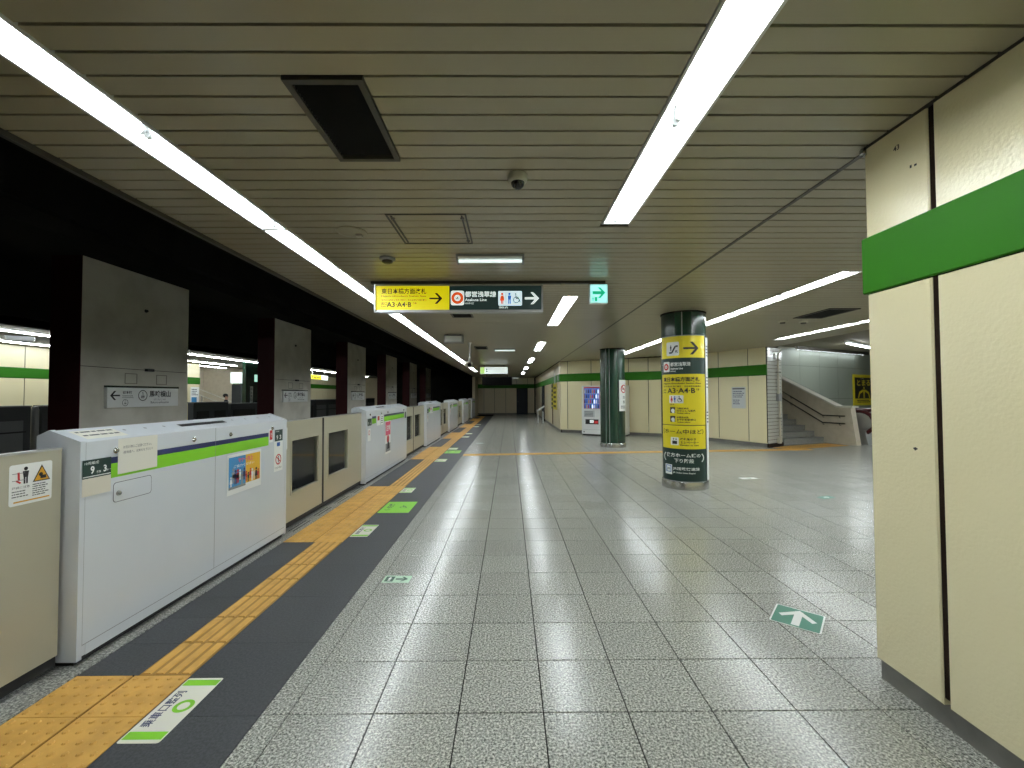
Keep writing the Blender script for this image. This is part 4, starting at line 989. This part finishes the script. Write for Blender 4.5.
# ------------------------------------------------------------------ notice on the bent wall, corridor banner
wn = thing('wall_notice', 'white paper notice on the cream wall right of the sign column', 'notice', (6.86, 12.8, 1.4))
dr = Vector((dR.x, dR.y, 0)).normalized(); nr = Vector((dr.y, -dr.x, 0))
pN = K2+dr*((Vector((6.768, 13.015, 0))-K2).dot(dr))+nr*.062
S = plane_surf((pN.x, pN.y, 0), dr, UP); S.rect('sheet', 'grey_light', 0, 1.08, .46, 1.71, .001); S.rect('heading_bar', 'grey_ink', .03, 1.64, .43, 1.68, .002); S.lines('lettering', 'navy', .04, 1.57, .42, 4, .055, .022, .002); S.lines('lettering', 'navy', .04, 1.31, .3, 3, .055, .022, .002); S.flush(wn, True)
bn = thing('corridor_banner', 'tall yellow and black banner on the corridor wall corner', 'banner', (1.92, 19, 1.6))
S = plane_surf((2.012, 20.7, 0), (0, -1, 0), UP); S.rect('yellow_panel', 'sign_yellow', .9, .85, 2.4, 2.0, .004); S.rect('black_panel', 'black', .1, .85, .9, 2.0, .004)
for k in range(5): S.rect('lettering', 'black', 1.1, 1.75-.2*k, 2.1, 1.85-.2*k, .005); S.rect('lettering', 'sign_yellow', .2, 1.75-.2*k, .7, 1.83-.2*k, .005)
S.flush(bn)
for k, (yy, m) in enumerate(((18.9, 'white'), (17.65, 'grey_light'))):
    t = thing('platform_number_plate', 'round white plate on the green corridor band, farther of two' if k == 0 else 'round pale plate on the green corridor band, nearer of two', 'sign', (1.9, yy, 2.18))
    S = plane_surf((1.994, yy, 2.18), (0, -1, 0), UP); S.disc('plate', m, 0, 0, .27 if k == 0 else .18, .006); S.ring('plate_ring', 'green_band', 0, 0, .1, .15, .008); S.flush(t)

t = thing('leaning_stand', 'small pale grey stand on two legs by the corridor wall', 'stand', (1.66, 23.0, 0))
for x in (1.52, 1.78): MB().tube([(x, 22.9, 0), (x, 23.05, .62)], .03, 6).build('leg', 'grey_light', t)
MB().prism([(1.46, .6), (1.86, .86), (1.86, .93), (1.46, .67)], 22.9, 23.2).build('rest', 'grey_light', t)

# ------------------------------------------------------------------ concrete pillars between the tracks
pl_ = ['nearest and widest concrete pillar', 'second concrete pillar', 'third concrete pillar', 'fourth concrete pillar', 'fifth concrete pillar', 'sixth concrete pillar', 'hidden concrete pillar before the first']
for k in list(range(6))+[-1]:
    y0 = 6.27+5.15*k; y1 = y0+2.08
    t = thing('concrete_pillar', f'{pl_[k]} between the tracks, counted from the camera' if k >= 0 else 'concrete pillar between the tracks, out of frame before the first', 'pillar', (-6.4, y0+1.04, -1.2))
    box(-6.64, -6.2, y0, y1, 1.946, 3.55).build('upper_shaft', 'concrete', t); box(-6.64, -6.2, y0, y1, -1.2, 1.938).build('lower_shaft', 'concrete', t)
    box(-6.63, -6.21, y0+.01, y1-.01, 1.936, 1.948).build('pour_joint', 'joint_dark', t)
    box(-6.64, -6.2, y0-.012, y0-.001, -1.2, 3.55).build('end_face', 'maroon', t)  # near end face in dark maroon
    q = MB()
    for a, b in ((.14, .1), (1.2, .15)): MB().lathe([(.02, 0), (.025, .012), (0, .016)], (-6.2, y0+a, 3.0), 8, axis='x') 
    MB().lathe([(.03, 0), (.022, .03), (0, .03)], (-6.2, y0+1.10, 2.95), 10, axis='x').build('bolt', 'black', t)
    box(-6.2, -6.15, y0+1.1, y0+1.24, 1.92, 1.965).build('junction_box', 'black', t)
    for dx in (0, .62):     # worn adhesive outlines of old plates
        q = MB()
        for zz in (1.70, 1.86): q.box(-6.2, -6.196, y0+.72+dx, y0+.95+dx, zz, zz+.012)
        for yy in (.72, .94): q.box(-6.2, -6.196, y0+yy+dx, y0+yy+dx+.012, 1.70, 1.87)
        q.build('old_mark', 'old_glue', t)
    if k < 0: continue
    s0_ = y0+.37; t = thing('station_sign', ['station name sign on the nearest concrete pillar', 'station name sign on the second concrete pillar', 'station name sign on the third concrete pillar', 'station name sign on the fourth concrete pillar', 'station name sign on the fifth concrete pillar', 'station name sign on the sixth concrete pillar'][k], 'sign', (-6.18, s0_+.72, 1.48), 'station name signs on the pillars')
    brd = box(-6.2, -6.15, s0_, s0_+1.41, 1.32, 1.635).build('board', 'white', t); box(-6.2, -6.14, s0_-.005, s0_+1.415, 1.635, 1.665).build('top_rail', 'column_green', t)
    S = plane_surf((-6.149, s0_, 1.32), (0, 1, 0), UP)
    S.arrow('arrow', 'ink', .13, .19, .17, math.pi, .001, .13)
    S.text('lettering', 'ink', '岩本町', .26, .215, .05, .17, bold=.01); S.text('lettering', 'ink', 'Iwamotocho', .26, .175, .026, .19); S.bar('rule', 'grey_ink', (.25, .155), (.46, .155), .006)
    S.ring('number_ring', 'ink', .31, .075, .047, .054); S.text('lettering', 'ink', 'S', .31, .088, .024, align='c'); S.text('lettering', 'ink', '08', .31, .05, .028, bold=.02, align='c')
    S.ring('number_ring', 'ink', .64, .19, .078, .09); S.text('lettering', 'ink', 'S', .64, .205, .044, align='c', bold=.01); S.text('lettering', 'ink', '09', .64, .14, .052, align='c', bold=.03)
    S.text('lettering', 'ink', '馬喰横山', .77, .16, .115, .46, bold=.02); S.text('lettering', 'ink', 'ばくろよこやま', .87, .105, .032, .25); S.text('lettering', 'ink', 'Bakuro-yokoyama', .80, .045, .045, .39); S.flush(brd)

# ------------------------------------------------------------------ opposite platform
box(-14.4, -9.95, -5.5, 36, -.3, 0).build('floor', 'rubber_dark', kind='structure')
box(-14.4, -9.9, -5.5, 36, 2.95, 3.1).build('ceiling', 'opposite_ceiling', kind='structure')
box(-10.0, -9.9, -5.5, 36, 2.93, 4.4).build('beam', 'track_dark', kind='structure')
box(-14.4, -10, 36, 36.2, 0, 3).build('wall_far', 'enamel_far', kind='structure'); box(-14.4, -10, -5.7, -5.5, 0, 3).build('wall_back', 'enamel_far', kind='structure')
# wall with a stair opening (distances along +Y seen from the platform side: panels face +X)
def opp_wall(y0, y1, js):
    r, T = panel_wall('wall_opposite', (-14.05, y0, 0), (0, 1), y1-y0, js, body_m='enamel', top=2.95, core=.3); return r
opp_wall(5.0, 19.6, [0, .9]+[.9+.95*k for k in range(1, 14)]+[14.6])
opp_wall(25.2, 36.0, [0]+[.9*k for k in range(1, 12)]+[10.8])
q = MB(); q.box(-14.4, -14.05, -5.5, 5.0, 0, 3.0); q.build('wall_opposite', 'enamel', kind='structure')
q = MB(); q.box(-18.2, -18.0, 16, 28, 0, 3.6); q.box(-18.2, -14.05, 25.5, 25.7, 0, 3.6); q.box(-18.2, -14.4, 19.2, 19.4, 0, 3.6); q.build('wall_opposite', 'stair_stone', kind='structure')
box(-18.2, -14.05, 19, 26, 3.1, 3.3).build('ceiling', 'slat_paint', kind='structure'); box(-18.2, -14.4, 19, 26, -.2, 0).build('floor', 'step_stone', kind='structure')
hs = thing('stair_handrail', 'pale sloping handrails in the stair opening across the tracks', 'handrail', (-14.8, 20.6, 0))
for dz in (0, .28): MB().tube([(-15.6, 20.1, 2.3-dz), (-14.9, 23.4, 1.15-dz)], .03, 6).build('rail', 'paper', hs, smooth=True)
for y_, z_ in ((20.3, 1.95), (21.5, 1.5), (22.8, 1.05)): MB().tube([(-15.45+(y_-20.3)*.2, y_, 0), (-15.5+(y_-20.3)*.2, y_, z_)], .025, 6).build('post', 'alu', hs)
def opp_light(x, y0, y1, lab, z=2.95):
    t = thing('ceiling_light', lab, 'light', (x, (y0+y1)/2, z), 'lights over the opposite platform')
    box(x-.045, x+.045, y0, y1, z-.02, z).build('batten', 'grey_mid', t); MB().tube([(x, y0+.03, z-.035), (x, y1-.03, z-.035)], .015, 6).build('tube', 'tube', t)
opp_light(-10.8, 7.0, 12.0, 'first long tube lamp over the opposite platform edge'); opp_light(-10.8, 12.1, 18.7, 'second long tube lamp over the opposite platform edge')
opp_light(-10.8, 18.8, 25.0, 'third long tube lamp over the opposite platform edge'); opp_light(-10.8, 25.1, 33.0, 'farthest long tube lamp over the opposite platform edge')
opp_light(-12.9, 9.5, 14.0, 'inner tube lamp on the opposite platform before the cream wall'); opp_light(-12.9, 16.5, 20.5, 'inner tube lamp on the opposite platform before the stair opening')
opp_light(-12.9, 22.0, 25.0, 'inner tube lamp beyond the stair opening across the tracks'); opp_light(-16.0, 20.0, 24.5, 'tube lamp inside the stair opening across the tracks', 3.1)
t = thing('square_lamp', 'square white ceiling lamp over the opposite platform at picture edge', 'light', (-11.9, 10.2, 2.95))
q = MB(); q.lathe([(.34, 2.95), (.3, 2.86), (.22, 2.84)], (-11.9, 10.55, 0), 4); q.build('diffuser', 'grey_light', t); box(-11.93, -11.87, 10.52, 10.58, 2.82, 2.845).build('sensor', 'grey_ink', t)
# backs of the opposite platform doors
n_ = 0
for k, (a, b, hgt) in enumerate([(7.5, 9.2, 1.28), (9.42, 12.3, 1.28), (13.9, 15.6, 1.27), (15.75, 19.0, 1.2), (19.1, 22.5, 1.27), (22.6, 25.5, 1.27), (25.7, 28.6, 1.27), (28.8, 32.5, 1.27)]):
    t = thing('door_barrier', ['first', 'second', 'third', 'fourth', 'fifth', 'sixth', 'seventh', 'eighth'][k]+' grey door barrier back along the opposite platform edge', 'platform door', (-10.2, (a+b)/2, 0), 'door barriers across the tracks')
    box(-10.3, -10.12, a, b, 0, hgt).build('body', 'barrier_dark', t); box(-10.32, -10.10, a, b, hgt, hgt+.03).build('top_cap', 'barrier_grey', t)
    for i in range(2):
        L = (b-a)/2; box(-10.12, -10.105, a+L*i+.15, a+L*(i+1)-.15, .35, 1.0).build('recessed_panel', 'black' if k in (2, 3, 4) else 'barrier_grey', t)
    for zz in (.3, .75): box(-10.12, -10.1, a+.1, b-.1, zz, zz+.03).build('rail', 'black', t)
t = thing('barrier_post', 'slim grey post between the first barriers across the tracks', 'post', (-10.2, 9.31, 0))
MB().lathe([(.06, 0), (.06, 1.22), (.045, 1.28), (0, 1.3)], (-10.15, 9.31, 0), 14).build('post', 'grey_mid', t, smooth=True); MB().lathe([(.08, 0), (.08, .02)], (-10.15, 9.31, 0), 14).build('foot', 'steel', t)
t = thing('platform_column', 'dark green column with a white upright sign across the tracks', 'column', (-11.2, 18.3, 0))
box(-10.95, -10.8, 17.75, 18.75, 0, 2.95).build('shaft', 'column_green', t); box(-10.97, -10.78, 17.73, 18.77, 0, .12).build('base', 'steel', t)
S = plane_surf((-10.798, 18.03, 0), (0, 1, 0), UP); S.rect('sign_plate', 'white', 0, 1.2, .2, 1.9, .004); S.text('lettering', 'ink', '馬', .05, 1.72, .1, .1, d=.006); S.text('lettering', 'ink', '喰', .05, 1.58, .1, .1, d=.006); S.text('lettering', 'ink', '横', .05, 1.44, .1, .1, d=.006); S.text('lettering', 'ink', '山', .05, 1.3, .1, .1, d=.006)
S.rect('lit_patch', 'lit_mint', .3, 2.1, .6, 2.4, .004); S.flush(t)
t = thing('wall_cabinet', 'dark equipment cabinet by the stair opening across the tracks', 'cabinet', (-13.3, 21.3, 0))
box(-13.2, -12.8, 20.6, 21.4, 0, 2.05).build('cabinet', 'barrier_dark', t); box(-12.8, -12.785, 20.66, 21.34, .2, 1.95).build('cabinet_door', 'grey_ink', t); box(-13.2, -12.8, 20.5, 21.5, 2.1, 2.62).build('lit_sign', 'lit_white', t); box(-13.15, -12.85, 20.6, 21.4, 2.05, 2.1).build('bracket', 'steel', t)
t = thing('hanging_sign', 'yellow and white backlit sign hung over the opposite platform', 'sign', (-11.2, 25.0, 2.55))
box(-11.3, -11.2, 24.4, 26.7, 2.42, 2.72).build('case', 'alu', t)
S = plane_surf((-11.198, 24.4, 2.42), (0, 1, 0), UP); S.rect('yellow_face', 'lit_yellow', .02, .02, 1.35, .28, .002); S.rect('white_face', 'lit_white', 1.37, .02, 2.28, .28, .002); S.arrow('arrow', 'ink', .2, .15, .18, math.pi, .004); S.text('lettering', 'ink', 'A3·A4·B', .4, .08, .12, .8, bold=.02, d=.004); S.flush(t)
for y_ in (24.7, 26.3): MB().tube([(-11.25, y_, 2.72), (-11.25, y_, 2.95)], .015, 6).build('hanger', 'steel', t)
for k, (y_, a, b) in enumerate(((19.0, 1.0, 1.9), (25.7, .9, 1.9), (27.0, .3, 1.75))):
    t = thing('wall_poster', ['pale poster left of the stair opening across the tracks', 'white poster on the wall past the opposite stair opening', 'large dark display on the wall across the tracks'][k], 'poster', (-13.98, y_, 1.4))
    S = plane_surf((-13.995, y_, 0), (0, 1, 0), UP); S.rect('sheet', 'white' if k < 2 else 'barrier_dark', .02, a, .55 if k < 2 else 1.5, b, .008); S.rect('print_panel', 'sky_blue' if k == 0 else 'grey_mid', .08, a+.1, .4, a+.45, .01); S.lines('lettering', 'ink', .08, b-.12, .48, 4, .08, .03, .01); S.flush(t)

# ------------------------------------------------------------------ the person across the tracks
def build_person(loc, h, face):
    t = thing('person', 'dark haired person walking across the tracks, only the head shows', 'person', loc)
    k = h/1.7
    V = [(0, 0, .93, .13), (0, 0, 1.12, .12), (0, 0, 1.34, .14), (0, 0, 1.45, .06), (0, .01, 1.5, .05), (0, .01, 1.6, .085),
         (.09, 0, .88, .09), (.1, .12, .47, .06), (.1, -.02, .08, .04), (.1, .13, .03, .035),
         (-.09, 0, .88, .09), (-.1, -.03, .47, .06), (-.1, -.25, .12, .04), (-.1, -.14, .03, .035),
         (.18, 0, 1.38, .055), (.24, -.06, 1.12, .042), (.24, .06, .9, .032), (.24, .1, .8, .03),
         (-.18, 0, 1.38, .055), (-.24, .06, 1.12, .042), (-.22, .18, .93, .032), (-.21, .22, .84, .03)]
    E = [(0, 1), (1, 2), (2, 3), (3, 4), (4, 5), (0, 6), (6, 7), (7, 8), (8, 9), (0, 10), (10, 11), (11, 12), (12, 13), (2, 14), (14, 15), (15, 16), (16, 17), (2, 18), (18, 19), (19, 20), (20, 21)]
    c, s = math.cos(face), math.sin(face); R = lambda x, y, z: (loc[0]+(x*c-y*s)*k, loc[1]+(x*s+y*c)*k, loc[2]+z*k)
    me = bpy.data.meshes.new('body'); me.from_pydata([R(*v[:3]) for v in V], E, []); ob = link('body', me, t)
    md = ob.modifiers.new('skin', 'SKIN')
    for i, v in enumerate(V): me.skin_vertices[0].data[i].radius = (v[3]*k, v[3]*k)
    me.skin_vertices[0].data[0].use_root = True
    sb_ = ob.modifiers.new('sub', 'SUBSURF'); sb_.levels = 1; sb_.render_levels = 2
    for m in ('skin', 'cloth_navy', 'cloth_black'): me.materials.append(M[m])
    dg = bpy.context.evaluated_depsgraph_get(); nm = bpy.data.meshes.new_from_object(ob.evaluated_get(dg)); ob.modifiers.clear(); ob.data = nm
    for p in nm.polygons:
        z_ = (p.center.z-loc[2])/k; xr = abs((p.center.x-loc[0])*c+(p.center.y-loc[1])*s)/k
        p.material_index = 0 if (z_ > 1.45 or (z_ < .87 and xr > .19)) else (1 if z_ > .9 else 2); p.use_smooth = True
    def ell(cx, cy, cz, rx, ry, rz, name, m, cut=None):
        q = MB(); n, mm = 14, 9
        for i in range(mm+1):
            th = math.pi*i/mm
            for j in range(n): q.v.append(R(cx+rx*math.sin(th)*math.cos(2*math.pi*j/n), cy+ry*math.sin(th)*math.sin(2*math.pi*j/n), cz+rz*math.cos(th)))
        fs = [(i*n+j, i*n+(j+1) % n, (i+1)*n+(j+1) % n, (i+1)*n+j) for i in range(mm) for j in range(n)]
        q.f = fs; q.mi = [0]*len(fs); q.build(name, m, t, smooth=True)
    ell(0, -.025, 1.635, .09, .1, .085, 'hair', 'hair'); ell(0, .095, 1.575, .012, .018, .02, 'nose', 'skin')
    for sg in (-1, 1): ell(sg*.032, .084, 1.6, .011, .006, .007, 'eye', 'black'); ell(sg*.085, .0, 1.59, .012, .02, .03, 'ear', 'skin')
    ell(0, .085, 1.54, .02, .006, .005, 'mouth', 'pink')
    for sg, bx, by, bz in ((1, .24, .11, .79), (-1, -.21, .23, .83)):
        for f in range(4): MB().tube([R(bx, by-.025+.016*f, bz), R(bx, by-.02+.017*f, bz-.045), R(bx-sg*.012, by-.018+.017*f, bz-.08+.006*abs(f-1.5))], .008*k, 5).build('finger', 'skin', t)
        MB().tube([R(bx-sg*.01, by+.03, bz+.02), R(bx-sg*.02, by+.05, bz-.02)], .009*k, 5).build('thumb', 'skin', t)
build_person((-11.5, 17.6, 0), 1.58, -math.pi/3)
